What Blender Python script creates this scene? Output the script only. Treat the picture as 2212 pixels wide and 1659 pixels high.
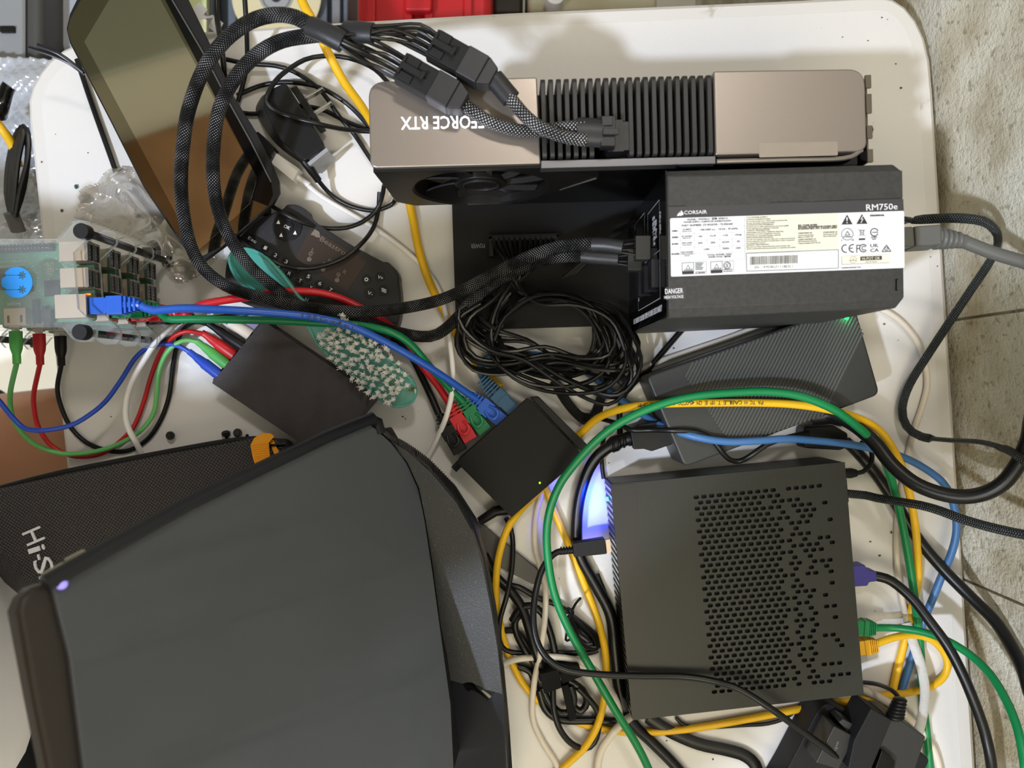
import bpy, bmesh, math, random
from mathutils import Vector, Matrix
from math import sin, cos, pi, radians, hypot, atan2
random.seed(7)
for _o in list(bpy.data.objects): bpy.data.objects.remove(_o)
SC = bpy.context.scene; COL = SC.collection
TZ = 0.74            # height of the table top above the floor
CH = 0.64            # camera height above the table top
F = 1660.0; CX = 1106.0; CY = 829.5
# ---------------- camera
cam = bpy.data.cameras.new('camera'); camo = bpy.data.objects.new('camera', cam); COL.objects.link(camo)
camo.location = (0, 0, TZ+CH); cam.sensor_width = 36; cam.lens = 36*F/2212; cam.clip_start = .01
cam.dof.use_dof = True; cam.dof.focus_distance = .575; cam.dof.aperture_fstop = 7.0
SC.camera = camo
# ---------------- colour management, world
SC.view_settings.view_transform = 'Standard'; SC.view_settings.look = 'None'
SC.view_settings.gamma = 1; SC.view_settings.use_curve_mapping = False
SC.view_settings.exposure = 0.0
w = bpy.data.worlds.new('world'); SC.world = w; w.use_nodes = True
w.node_tree.nodes['Background'].inputs[0].default_value = (.8, .85, 1, 1)
w.node_tree.nodes['Background'].inputs[1].default_value = .2
# ---------------- lights (room lamps, plus an added warm fill and floor spot)
def lamp(name, loc, power, size, col, tgt=(0, 0, 0)):
    l = bpy.data.lights.new(name, 'AREA'); l.shape = 'DISK'; l.size = size; l.energy = power; l.color = col
    o = bpy.data.objects.new(name, l); COL.objects.link(o); o.location = (loc[0], loc[1], TZ+loc[2])
    d = Vector((tgt[0]-loc[0], tgt[1]-loc[1], tgt[2]-loc[2])); o.rotation_euler = d.to_track_quat('-Z', 'Y').to_euler()
    return o
lamp('ceiling_lamp_light', (-.92, -.60, 1.70), 33, .10, (.87, .97, 1.17))
lamp('warm_fill_light', (.0, -.85, 1.78), 20, 1.1, (1, .91, .66))  # added soft fill standing in for warm ambient light, no known lamp
lamp('corner_lamp_light', (.20, .85, 1.60), 5.5, .16, (1, .93, .86), (0, .1, 0))
_l = bpy.data.lights.new('floor_spot_light', 'SPOT'); _l.energy = 260; _l.spot_size = radians(26); _l.spot_blend = .3; _l.shadow_soft_size = .1; _l.color = (1, .99, .92)  # added spot that blows out the floor at left; no window is built
_o = bpy.data.objects.new('floor_spot_light', _l); COL.objects.link(_o); _o.location = (-1.75, 1.3, TZ+1.6)
_o.rotation_euler = (Vector((-.95, .0, -.74))-Vector((-1.75, 1.3, 1.6))).to_track_quat('-Z', 'Y').to_euler()

def S(z): return (CH-z)/F
def P(px, py, z=0.0): return Vector(((px-CX)*S(z), -(py-CY)*S(z), TZ+z))
def XY(px, py, z): p = P(px, py, z); return (p.x, p.y)
def lin(c): c = c/255.0; return c/12.92 if c <= .04045 else ((c+.055)/1.055)**2.4
def rgb(r, g, b): return (lin(r), lin(g), lin(b), 1)
# ---------------- materials
MATS = {}
def mat(name, col=(128, 128, 128), rough=.5, metal=0, bump=0, bscale=400, vary=0, vscale=30, col2=None, thr=None, coat=0,
        trans=0, ior=1.45, emit=None, estr=0, alpha=None, sheen=0, spec=None, aniso=0, aniso_r=0):
    if name in MATS: return MATS[name]
    m = bpy.data.materials.new(name); m.use_nodes = True; nt = m.node_tree; N = nt.nodes; L = nt.links
    b = N['Principled BSDF']; b.inputs['Base Color'].default_value = rgb(*col)
    b.inputs['Roughness'].default_value = rough; b.inputs['Metallic'].default_value = metal
    b.inputs['Coat Weight'].default_value = coat; b.inputs['Transmission Weight'].default_value = trans; b.inputs['IOR'].default_value = ior
    b.inputs['Coat Roughness'].default_value = .06
    if spec is not None: b.inputs['Specular IOR Level'].default_value = spec
    if alpha is not None: b.inputs['Alpha'].default_value = alpha
    if emit: b.inputs['Emission Color'].default_value = rgb(*emit); b.inputs['Emission Strength'].default_value = estr
    tc = N.new('ShaderNodeTexCoord')
    if col2 is not None:
        nz = N.new('ShaderNodeTexNoise'); nz.inputs['Scale'].default_value = vscale; nz.inputs['Detail'].default_value = 5
        L.new(tc.outputs['Object'], nz.inputs['Vector'])
        cr = N.new('ShaderNodeValToRGB'); t = thr or (.35, .65)
        cr.color_ramp.elements[0].position = t[0]; cr.color_ramp.elements[1].position = t[1]
        cr.color_ramp.elements[0].color = rgb(*col); cr.color_ramp.elements[1].color = rgb(*col2)
        L.new(nz.outputs['Fac'], cr.inputs[0]); L.new(cr.outputs[0], b.inputs['Base Color'])
    if bump:
        n2 = N.new('ShaderNodeTexNoise'); n2.inputs['Scale'].default_value = bscale; n2.inputs['Detail'].default_value = 3
        L.new(tc.outputs['Object'], n2.inputs['Vector'])
        bp = N.new('ShaderNodeBump'); bp.inputs['Strength'].default_value = bump; bp.inputs['Distance'].default_value = .0006
        L.new(n2.outputs['Fac'], bp.inputs['Height']); L.new(bp.outputs[0], b.inputs['Normal'])
    MATS[name] = m; return m
def math_node(nt, op, a, b=None):
    n = nt.nodes.new('ShaderNodeMath'); n.operation = op
    for i, v in enumerate((a, b)):
        if v is None: continue
        if isinstance(v, (int, float)): n.inputs[i].default_value = v
        else: nt.links.new(v, n.inputs[i])
    return n.outputs[0]
def braid(name, nv, step, base=(9, 9, 10), strand=(95, 95, 98), thr=.55, rough=.32):
    """woven nylon sleeve: u runs along (metres), v around (0..1)"""
    m = bpy.data.materials.new(name); m.use_nodes = True; nt = m.node_tree; N = nt.nodes; L = nt.links
    b = N['Principled BSDF']; b.inputs['Roughness'].default_value = rough
    uv = N.new('ShaderNodeUVMap'); sp = N.new('ShaderNodeSeparateXYZ'); L.new(uv.outputs[0], sp.inputs[0])
    a = math_node(nt, 'MULTIPLY', sp.outputs[0], 2*pi/step); c = math_node(nt, 'MULTIPLY', sp.outputs[1], 2*pi*nv)
    s1 = math_node(nt, 'SINE', math_node(nt, 'ADD', a, c)); s2 = math_node(nt, 'SINE', math_node(nt, 'SUBTRACT', a, c))
    h = math_node(nt, 'MULTIPLY', s1, s2); h2 = math_node(nt, 'ABSOLUTE', h)
    nz = N.new('ShaderNodeTexNoise'); nz.inputs['Scale'].default_value = 60; tc = N.new('ShaderNodeTexCoord'); L.new(tc.outputs['Object'], nz.inputs[0])
    h3 = math_node(nt, 'MULTIPLY', h2, math_node(nt, 'ADD', nz.outputs['Fac'], .5))
    cr = N.new('ShaderNodeValToRGB'); cr.color_ramp.elements[0].position = thr; cr.color_ramp.elements[1].position = thr+.25
    cr.color_ramp.elements[0].color = rgb(*base); cr.color_ramp.elements[1].color = rgb(*strand)
    L.new(h3, cr.inputs[0]); L.new(cr.outputs[0], b.inputs['Base Color'])
    bp = N.new('ShaderNodeBump'); bp.inputs['Strength'].default_value = .8; bp.inputs['Distance'].default_value = .0007
    L.new(h2, bp.inputs['Height']); L.new(bp.outputs[0], b.inputs['Normal'])
    MATS[name] = m; return m

M_table = mat('white_plastic', (222, 219, 216), .42, bump=.25, bscale=260, col2=(120, 108, 96), vscale=95, thr=(.74, .80))
M_rim = mat('rim_plastic', (218, 214, 209), .45, col2=(180, 170, 158), vscale=60, thr=(.66, .78))
M_steel = mat('grey_steel', (120, 122, 125), .4, 1)
M_black = mat('black_plastic', (22, 22, 23), .42, spec=.3, bump=.12, bscale=900)
M_blackm = mat('black_matte', (27, 27, 28), .6, spec=.3, bump=.3, bscale=1400)
M_gloss = mat('black_gloss', (8, 8, 9), .08)
M_rubber = mat('black_rubber', (15, 15, 16), .42, spec=.35)
M_wire = mat('black_wire', (16, 16, 17), .36, spec=.5)
M_shrink = mat('heat_shrink', (38, 38, 41), .42, bump=.15, bscale=300)
M_psu = mat('psu_powder', (58, 58, 56), .48, bump=.35, bscale=700, col2=(50, 50, 50), vscale=300)
M_psul = mat('psu_label_black', (62, 61, 62), .45)
M_white = mat('print_white', (236, 236, 240), .5)
M_label = mat('label_white', (225, 226, 230), .42)
M_label2 = mat('label_cream', (222, 220, 203), .42)
M_ink = mat('ink_dark', (52, 50, 52), .5)
M_inkl = mat('ink_grey', (150, 150, 155), .5)
M_inkd = mat('ink_dim', (120, 122, 118), .5)
M_champ = mat('champagne_metal', (154, 145, 138), .36, .8, bump=.08, bscale=2500)
M_fin = mat('fin_metal', (52, 51, 51), .45, .4)
M_gun = mat('gun_metal', (112, 112, 116), .38, .8)
M_dark = mat('dark_metal', (26, 25, 24), .42, .3)
M_silver = mat('silver_metal', (205, 205, 208), .25, 1)
M_usbm = mat('tin_plate', (196, 178, 158), .38, .75)
M_pcb = mat('pcb_green', (60, 112, 86), .38, col2=(78, 126, 100), vscale=300)
M_pcbs = mat('pcb_solder', (205, 205, 190), .35, .6)
M_chip = mat('chip_black', (24, 24, 27), .4)
M_mini = mat('mini_pc_metal', (50, 51, 48), .46, .35, bump=.1, bscale=1800)
M_rib = mat('rib_highlight', (84, 85, 82), .4)  # lighter than the brick case, paints the highlights along the ribs
M_brick = mat('brick_plastic', (50, 51, 50), .45, bump=.12, bscale=1200)
M_blue = mat('cable_blue', (38, 92, 196), .33)
M_lblue = mat('cable_light_blue', (66, 112, 168), .42)
M_teal = mat('boot_teal_blue', (42, 84, 118), .45)
M_green = mat('cable_green', (10, 120, 72), .34)
M_green2 = mat('cable_bright_green', (16, 128, 72), .36)
M_red = mat('cable_red', (196, 26, 38), .36)
M_red2 = mat('cable_deep_red', (190, 28, 34), .38)
M_lgreen = mat('cable_light_green', (104, 186, 102), .4)
M_lgreend = mat('boot_leaf_green', (84, 172, 84), .42)
M_blue2 = mat('cable_royal_blue', (42, 78, 190), .36)
M_yellow = mat('cable_yellow', (238, 186, 30), .42, bump=.2, bscale=300)
M_yellowd = mat('boot_yellow', (226, 170, 30), .45)
M_cream = mat('cable_cream', (224, 214, 200), .45)
M_wcab = mat('cable_white', (236, 232, 230), .4)
M_purple = mat('plug_violet', (62, 58, 142), .45)
M_grey = mat('cable_grey', (96, 96, 94), .45)
M_brush = mat('teal_translucent', (96, 188, 174), .10, alpha=.55, coat=.5)
M_brist = mat('bristle_white', (252, 250, 246), .5)
M_orange = mat('webbing_orange', (238, 158, 22), .7, bump=.6, bscale=900)
M_kb = mat('remote_plastic', (33, 32, 34), .42, bump=.12, bscale=1600)
M_pad = mat('touchpad_brown', (52, 40, 34), .4)
M_key = mat('key_black', (15, 15, 16), .35)
M_led_g = mat('led_green', (30, 255, 90), .3, emit=(20, 255, 70), estr=3)
M_led_y = mat('led_lime', (150, 255, 20), .3, emit=(130, 255, 10), estr=2.5)
M_led_b = mat('led_blue', (60, 160, 255), .3, emit=(40, 150, 255), estr=9)
M_led_o = mat('led_orange', (255, 140, 60), .3, emit=(255, 110, 30), estr=2)
M_glow = mat('logo_glow', (250, 250, 255), .4, emit=(225, 232, 255), estr=2.6)
M_stick = mat('sticker_blue', (40, 138, 224), .4)
M_skin = mat('skin', (178, 128, 96), .55, bump=.2, bscale=300)
M_shirt = mat('shirt_white', (248, 246, 246), .8, bump=.5, bscale=60)
M_short = mat('shorts_black', (20, 22, 24), .8, bump=.5, bscale=80)
M_hair = mat('hair_dark', (24, 18, 15), .6)
M_ties = mat('tie_black', (30, 30, 34), .3)
M_slv = braid('braid_sleeve', 7, .0042, base=(4, 4, 5), strand=(180, 180, 185), thr=.84, rough=.5)  # bright strand colour paints sparse light glints onto the black sleeve
M_slv.node_tree.nodes['Principled BSDF'].inputs['Specular IOR Level'].default_value = .25
M_slv2 = braid('braid_coarse', 5, .0046, strand=(190, 190, 195), thr=.62)
M_slv3 = braid('braid_thin', 4, .0032, base=(12, 14, 16), strand=(80, 92, 98), thr=.6)
M_slvw = braid('braid_white', 5, .0022, base=(232, 231, 230), strand=(252, 252, 252), thr=.3, rough=.5)
M_acr = mat('clear_acrylic', (232, 240, 240), .03, alpha=.08, spec=.8)
M_acre = mat('acrylic_edge', (214, 222, 224), .25, alpha=.72)  # pale frosted edge whose colour also paints in the edge highlights

# ---------------- mesh builder
ORG = {}
def origin_of(o):
    return ORG.get(o.name, Vector((0, 0, 0)))
class MB:
    def __init__(s): s.v = []; s.f = []; s.mi = []; s.uv = []
    def add(s, vs, fs, M=None, mi=0, uvs=None):
        n = len(s.v)
        s.v += [tuple((M @ Vector(v)) if M is not None else v) for v in vs]
        for k, f in enumerate(fs):
            s.f.append([i+n for i in f]); s.mi.append(mi); s.uv.append(uvs[k] if uvs else None)
        return s
    def box(s, c, d, M=None, mi=0, tx=1, ty=1):
        x, y, z = c; a, b, h = d[0]/2, d[1]/2, d[2]/2
        vs = [(x-a, y-b, z-h), (x+a, y-b, z-h), (x+a, y+b, z-h), (x-a, y+b, z-h), (x-a*tx, y-b*ty, z+h), (x+a*tx, y-b*ty, z+h), (x+a*tx, y+b*ty, z+h), (x-a*tx, y+b*ty, z+h)]
        return s.add(vs, [(3, 2, 1, 0), (4, 5, 6, 7), (0, 1, 5, 4), (1, 2, 6, 5), (2, 3, 7, 6), (3, 0, 4, 7)], M, mi)
    def prism(s, poly, z0, z1, M=None, mi=0, top=None):
        n = len(poly); a = sum(poly[i][0]*poly[(i+1) % n][1]-poly[(i+1) % n][0]*poly[i][1] for i in range(n))
        if a < 0: poly = poly[::-1]; top = top[::-1] if top else None
        t = top or poly
        vs = [(p[0], p[1], z0) for p in poly]+[(p[0], p[1], z1) for p in t]
        fs = [list(range(n))[::-1], list(range(n, 2*n))]+[(i, (i+1) % n, n+(i+1) % n, n+i) for i in range(n)]
        return s.add(vs, fs, M, mi)
    def cyl(s, c, r, h, M=None, mi=0, n=20, r2=None, axis='z'):
        r2 = r if r2 is None else r2; x, y, z = c; vs = []
        for k, (rr, zz) in enumerate(((r, -h/2), (r2, h/2))):
            for i in range(n):
                a = 2*pi*i/n; p = (rr*cos(a), rr*sin(a), zz)
                if axis == 'x': p = (p[2], p[0], p[1])
                if axis == 'y': p = (p[1], p[2], p[0])
                vs.append((x+p[0], y+p[1], z+p[2]))
        return s.add(vs, [list(range(n))[::-1], list(range(n, 2*n))]+[(i, (i+1) % n, n+(i+1) % n, n+i) for i in range(n)], M, mi)
    def ball(s, c, r, M=None, mi=0, n=12, m=8, sc=(1, 1, 1)):
        vs = [(c[0], c[1], c[2]-r*sc[2])]
        for j in range(1, m):
            t = pi*j/m
            for i in range(n): a = 2*pi*i/n; vs.append((c[0]+r*sc[0]*sin(t)*cos(a), c[1]+r*sc[1]*sin(t)*sin(a), c[2]-r*sc[2]*cos(t)))
        vs.append((c[0], c[1], c[2]+r*sc[2])); e = len(vs)-1; fs = [(0, 1+(i+1) % n, 1+i) for i in range(n)]
        for j in range(m-2):
            for i in range(n): fs.append((1+j*n+i, 1+j*n+(i+1) % n, 1+(j+1)*n+(i+1) % n, 1+(j+1)*n+i))
        fs += [(e, 1+(m-2)*n+i, 1+(m-2)*n+(i+1) % n) for i in range(n)]
        return s.add(vs, fs, M, mi)
    def ring(s, c, r0, r1, h, M=None, mi=0, n=24, a0=0, a1=2*pi):
        full = abs(a1-a0-2*pi) < 1e-6; k = n if full else n+1; vs = []
        for i in range(k):
            a = a0+(a1-a0)*i/n
            for r, z in ((r0, -h/2), (r1, -h/2), (r1, h/2), (r0, h/2)): vs.append((c[0]+r*cos(a), c[1]+r*sin(a), c[2]+z))
        fs = []
        for i in range(n if full else n):
            j = (i+1) % k
            for q in range(4): fs.append((4*i+q, 4*j+q, 4*j+(q+1) % 4, 4*i+(q+1) % 4))
        if not full: fs += [(3, 2, 1, 0), (4*n, 4*n+1, 4*n+2, 4*n+3)]
        return s.add(vs, fs, M, mi)
    def tube(s, pts, r, n=10, mi=0, flat=None, M=None, cap=True):
        """r: number or list; flat=(width factor, height factor) for ribbons kept level"""
        pts = [Vector(p) for p in pts]; m = len(pts); R = r if isinstance(r, (list, tuple)) else [r]*m
        vs = []; us = [0]; up = None
        for i in range(1, m): us.append(us[-1]+(pts[i]-pts[i-1]).length)
        for i in range(m):
            t = (pts[min(i+1, m-1)]-pts[max(i-1, 0)]); t = t.normalized() if t.length > 1e-9 else Vector((1, 0, 0))
            if up is None or flat:
                ref = Vector((0, 0, 1)) if abs(t.z) < .98 else Vector((0, 1, 0))
                nn = ref-t*ref.dot(t)
            else: nn = up-t*up.dot(t)
            if nn.length < 1e-6: nn = Vector((1, 0, 0))-t*t.x
            up = nn.normalized(); b = t.cross(up)
            for k in range(n):
                a = 2*pi*k/n; fw, fh = flat or (1, 1)
                vs.append(tuple(pts[i]+up*(R[i]*fh*cos(a))+b*(R[i]*fw*sin(a))))
        fs = []; uvs = []
        for i in range(m-1):
            for k in range(n):
                k2 = (k+1) % n; fs.append((i*n+k, (i+1)*n+k, (i+1)*n+k2, i*n+k2))
                uvs.append([(us[i], k/n), (us[i+1], k/n), (us[i+1], (k+1)/n), (us[i], (k+1)/n)])
        if cap:
            fs.append(list(range(n))); uvs.append([(0, 0)]*n)
            fs.append([(m-1)*n+k for k in range(n)][::-1]); uvs.append([(0, 0)]*n)
        return s.add(vs, fs, M, mi, uvs)
    def text(s, st, A, B, h, z, mi=0, ext=.00012):
        """writing whose baseline runs from pixel A to pixel B at height z, capital height h pixels"""
        vs, fs, (x0, x1, y0, y1) = text_geo(st)
        a = P(A[0], A[1], z); b = P(B[0], B[1], z); d = b-a; ln = d.length; d.normalize(); q = Vector((-d.y, d.x, 0))
        sx = ln/max(x1-x0, 1e-6); sy = h*S(z)/.70
        s.add([tuple(a+d*((v[0]-x0)*sx)+q*(v[1]*sy)+Vector((0, 0, v[2]*ext))) for v in vs], fs, None, mi)
        return s
    def textM(s, st, width, h, M, mi=0, ext=.0001):
        vs, fs, (x0, x1, y0, y1) = text_geo(st)
        sx = width/max(x1-x0, 1e-6); sy = h/.70
        s.add([((v[0]-x0)*sx, v[1]*sy, v[2]*ext) for v in vs], fs, M, mi); return s
    def build(s, name, mats, parent=None, bevel=0, seg=2, smooth=True, org=None, sharp=38):
        if not isinstance(mats, (list, tuple)): mats = [mats]
        if parent is not None: o0 = origin_of(parent)
        elif org is not None: o0 = Vector(org)
        else:
            xs = [v[0] for v in s.v]; ys = [v[1] for v in s.v]; zs = [v[2] for v in s.v]
            o0 = Vector(((min(xs)+max(xs))/2, (min(ys)+max(ys))/2, min(zs)))
        me = bpy.data.meshes.new(name); me.from_pydata([(v[0]-o0.x, v[1]-o0.y, v[2]-o0.z) for v in s.v], [], s.f)
        for m in mats: me.materials.append(m)
        for p, k in zip(me.polygons, s.mi): p.material_index = k
        if any(u for u in s.uv):
            ul = me.uv_layers.new(name='UVMap')
            for p, u in zip(me.polygons, s.uv):
                if u:
                    for li, c in zip(p.loop_indices, u): ul.data[li].uv = c
        me.validate(); me.update()
        if smooth:
            for p in me.polygons: p.use_smooth = True
            if not bevel: me.set_sharp_from_angle(angle=radians(sharp))
        o = bpy.data.objects.new(name, me); COL.objects.link(o)
        if bevel:
            b = o.modifiers.new('bevel', 'BEVEL'); b.width = bevel; b.segments = seg; b.limit_method = 'ANGLE'; b.angle_limit = radians(35); b.harden_normals = True
        if parent is not None: o.parent = parent
        else: o.location = o0
        ORG[o.name] = o0
        return o
TG = {}
def text_geo(st):
    if st in TG: return TG[st]
    cu = bpy.data.curves.new('txt', 'FONT'); cu.body = st; cu.size = 1; cu.extrude = 1; cu.resolution_u = 2
    ob = bpy.data.objects.new('txt', cu); COL.objects.link(ob)
    dg = bpy.context.evaluated_depsgraph_get(); me = bpy.data.meshes.new_from_object(ob.evaluated_get(dg))
    vs = [tuple(v.co) for v in me.vertices]; fs = [tuple(p.vertices) for p in me.polygons]
    bpy.data.objects.remove(ob); bpy.data.curves.remove(cu); bpy.data.meshes.remove(me)
    if not vs: vs = [(0, 0, 0), (1, 0, 0), (1, 1, 0)]; fs = [(0, 1, 2)]
    r = (vs, fs, (min(v[0] for v in vs), max(v[0] for v in vs), min(v[1] for v in vs), max(v[1] for v in vs)))
    TG[st] = r; return r
def tag(o, label=None, cat=None, group=None, kind=None):
    if label: o['label'] = label
    if cat: o['category'] = cat
    if group: o['group'] = group
    if kind: o['kind'] = kind
    return o
def thing(name, loc, label, cat, group=None):
    o = bpy.data.objects.new(name, None); COL.objects.link(o); o.empty_display_size = .02; o.location = loc
    ORG[o.name] = Vector(loc); return tag(o, label, cat, group)
def poly(pts, z): return [XY(a, b, z) for a, b in pts]
def rounded(poly, r, n=5):
    out = []; m = len(poly); R = r if isinstance(r, (list, tuple)) else [r]*m
    for i in range(m):
        p = Vector(poly[i]); a = Vector(poly[i-1])-p; b = Vector(poly[(i+1) % m])-p
        if R[i] <= 0: out.append(tuple(p)); continue
        d = min(R[i], a.length*.49, b.length*.49); a.normalize(); b.normalize()
        for k in range(n+1):
            t = k/n; out.append(tuple(p+a*d*(1-t)**2+b*d*t*t))
    return out
def spline(pts, step=.004, closed=False):
    p = [Vector(q) for q in pts]; n = len(p); out = []
    for i in range(n if closed else n-1):
        if closed: a, b, c, d = p[i-1], p[i], p[(i+1) % n], p[(i+2) % n]
        else: a = p[i-1] if i else p[0]*2-p[1]; b = p[i]; c = p[i+1]; d = p[i+2] if i+2 < n else p[-1]*2-p[-2]
        k = max(2, min(14, int((c-b).length/step)))
        for j in range(k):
            t = j/k; out.append(.5*((2*b)+(c-a)*t+(2*a-5*b+4*c-d)*t*t+(3*b-a-3*c+d)*t**3))
    if not closed: out.append(p[-1])
    return out
def pp(pts, z=None):
    """list of (px,py[,z]) -> world points; a z left out is interpolated from its neighbours"""
    zs = [q[2] if len(q) > 2 else None for q in pts]
    if zs[0] is None: zs[0] = z
    if zs[-1] is None: zs[-1] = z if z is not None else zs[0]
    idx = [i for i, v in enumerate(zs) if v is not None]
    for a, b in zip(idx, idx[1:]):
        for i in range(a+1, b): zs[i] = zs[a]+(zs[b]-zs[a])*(i-a)/(b-a)
    return [P(q[0], q[1], zz) for q, zz in zip(pts, zs)]
def cable(name, m, pts, r, label=None, cat='cable', z=None, parent=None, flat=None, n=10, group=None, step=.005):
    b = MB().tube(spline(pp(pts, z), step), r, n=n, flat=flat); o = b.build(name, m, parent)
    if label: tag(o, label, cat, group)
    return o
def print_along(parent, pts, st, h, r, m_, start=0.0, name='cable_print'):
    """small writing that follows the top of a cable; pts are (px,py,z) in reading direction, h in pixels"""
    path = spline(pp(pts), .001); L = [0]
    for a, b in zip(path, path[1:]): L.append(L[-1]+(b-a).length)
    g = MB(); s_ = start
    for ch in st:
        k = S(path[0].z-TZ); adv = h*k*(.45 if ch in ' iIl.' else .95)
        if s_+adv > L[-1]: break
        if ch != ' ':
            i = next(q for q, v in enumerate(L) if v >= s_); j = next((q for q, v in enumerate(L) if v >= s_+adv*.85), len(L)-1)
            if j > i:
                a, b = path[i], path[j]; x = (b-a).normalized(); y = Vector((-x.y, x.x, 0)).normalized(); zz = x.cross(y); o_ = a+zz*(r+.00005)-y*h*k*.5
                g.textM(ch, (b-a).length, h*k, Matrix(((x.x, y.x, zz.x, o_.x), (x.y, y.y, zz.y, o_.y), (x.z, y.z, zz.z, o_.z), (0, 0, 0, 1))))
        s_ += adv*1.12
    return g.build(name, m_, parent, smooth=False)
def frame(a, b, z=None, roll=0):
    """matrix with origin at a, X towards b, Z as upright as possible"""
    A = P(*a) if not isinstance(a, Vector) else a; B = P(*b) if not isinstance(b, Vector) else b
    x = (B-A).normalized(); zz = Vector((0, 0, 1)); zz = (zz-x*zz.dot(x)).normalized(); y = zz.cross(x)
    M = Matrix(((x.x, y.x, zz.x, A.x), (x.y, y.y, zz.y, A.y), (x.z, y.z, zz.z, A.z), (0, 0, 0, 1)))
    return M @ Matrix.Rotation(roll, 4, 'X') if roll else M
def outline_curve_mesh(outer, holes, z0, z1):
    """a plate with true holes: returns verts, faces"""
    cu = bpy.data.curves.new('plate', 'CURVE'); cu.dimensions = '2D'; cu.fill_mode = 'BOTH'; cu.extrude = (z1-z0)/2
    for pl in [outer]+holes:
        s = cu.splines.new('POLY'); s.points.add(len(pl)-1); s.use_cyclic_u = True
        for i, q in enumerate(pl): s.points[i].co = (q[0], q[1], 0, 1)
    ob = bpy.data.objects.new('plate', cu); COL.objects.link(ob)
    dg = bpy.context.evaluated_depsgraph_get(); me = bpy.data.meshes.new_from_object(ob.evaluated_get(dg))
    vs = [(v.co.x, v.co.y, v.co.z+(z0+z1)/2) for v in me.vertices]; fs = [tuple(p.vertices) for p in me.polygons]
    bpy.data.objects.remove(ob); bpy.data.curves.remove(cu); bpy.data.meshes.remove(me)
    return vs, fs

# ================= setting
def structure(o): o['kind'] = 'structure'; return o
M_wall = mat('rough_plaster', (196, 190, 168), .85)
def wall_mat():
    nt = M_wall.node_tree; N = nt.nodes; L = nt.links; b = N['Principled BSDF']; tc = N.new('ShaderNodeTexCoord')
    def noise(s, d=6):
        n = N.new('ShaderNodeTexNoise'); n.inputs['Scale'].default_value = s; n.inputs['Detail'].default_value = d; L.new(tc.outputs['Object'], n.inputs[0]); return n.outputs['Fac']
    n1 = noise(14); n2 = noise(160); n3 = noise(420, 3)
    c1 = N.new('ShaderNodeValToRGB'); c1.color_ramp.elements[0].position = .36; c1.color_ramp.elements[1].position = .62
    c1.color_ramp.elements[0].color = rgb(176, 162, 132); c1.color_ramp.elements[1].color = rgb(226, 221, 204)
    L.new(n1, c1.inputs[0])
    c2 = N.new('ShaderNodeValToRGB'); c2.color_ramp.elements[0].position = .32; c2.color_ramp.elements[1].position = .42
    c2.color_ramp.elements[0].color = rgb(150, 138, 110); c2.color_ramp.elements[1].color = rgb(255, 255, 255)
    L.new(n2, c2.inputs[0])
    mx = N.new('ShaderNodeMixRGB'); mx.blend_type = 'MULTIPLY'; mx.inputs[0].default_value = .55; L.new(c1.outputs[0], mx.inputs[1]); L.new(c2.outputs[0], mx.inputs[2]); L.new(mx.outputs[0], b.inputs['Base Color'])
    ad = math_node(nt, 'ADD', n2, math_node(nt, 'MULTIPLY', n3, .6))
    bp = N.new('ShaderNodeBump'); bp.inputs['Strength'].default_value = .7; bp.inputs['Distance'].default_value = .003; L.new(ad, bp.inputs['Height']); L.new(bp.outputs[0], b.inputs['Normal'])
wall_mat()
def wall_right():
    a = P(2030, 130, 0); b = P(2127, 1659, 0); d = (b-a).normalized(); q = Vector((d.y, -d.x, 0)) * -1
    if q.x < 0: q = -q
    p0 = a-d*1.6; p1 = b+d*1.6; t = q*.12; m = MB()
    # plaster slabs with shallow joints between them
    L = (p1-p0).length; js = []
    for py in (690, 1262): js.append((P(2075, py, 0)-p0).dot(d))
    cuts = [0]+js+[L]
    for s0, s1 in zip(cuts, cuts[1:]):
        g = .0012; c = [p0+d*(s0+g), p0+d*(s1-g), p0+d*(s1-g)+t, p0+d*(s0+g)+t]
        m.prism([(v.x, v.y) for v in c], 0, 2.6)
    c = [p0+q*.004, p1+q*.004, p1+q*.1, p0+q*.1]; m.prism([(v.x, v.y) for v in c], 0, 2.6)
    return structure(m.build('wall_right', M_wall, smooth=False))
wall_right()
M_floor = mat('floor_tile', (236, 234, 226), .35, col2=(224, 220, 208), vscale=4)
structure(MB().box((-.6, 0, -.03), (3.3, 4.4, .06)).build('floor', M_floor, smooth=False))
M_ceil = mat('ceiling_paint', (228, 224, 208), .8)
structure(MB().box((-.6, 0, 2.63), (3.3, 4.4, .06)).build('ceiling', M_ceil, smooth=False))
M_wl = mat('wall_paint', (206, 204, 192), .8)
structure(MB().box((-2.2, 0, 1.3), (.1, 4.2, 2.6)).build('wall_left', M_wl, smooth=False))
structure(MB().box((-.6, 2.1, 1.3), (3.1, .1, 2.6)).build('wall_back', M_wl, smooth=False))
structure(MB().box((-.6, -2.1, 1.3), (3.1, .1, 2.6)).build('wall_front', M_wl, smooth=False))
M_refl_brown = mat('reflected_brown', (150, 112, 74), .5, col2=(128, 92, 58), vscale=8)
def reflection_panel(name, m_, ya, yb, zz):  # unseen coloured panels added for the tablet glass to mirror
    M = Matrix.Translation((-.45, 0, TZ+zz)) @ Matrix.Rotation(radians(24), 4, 'Z')
    structure(MB().box((0, (ya+yb)/2, 0), (1.3, yb-ya, .02), M).build(name, m_, smooth=False))
reflection_panel('reflection_band_1', M_refl_brown, .20, .55, 1.84)
reflection_panel('reflection_band_2', mat('reflected_grey', (150, 152, 134), .7), .74, 1.15, 1.84)
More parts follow.
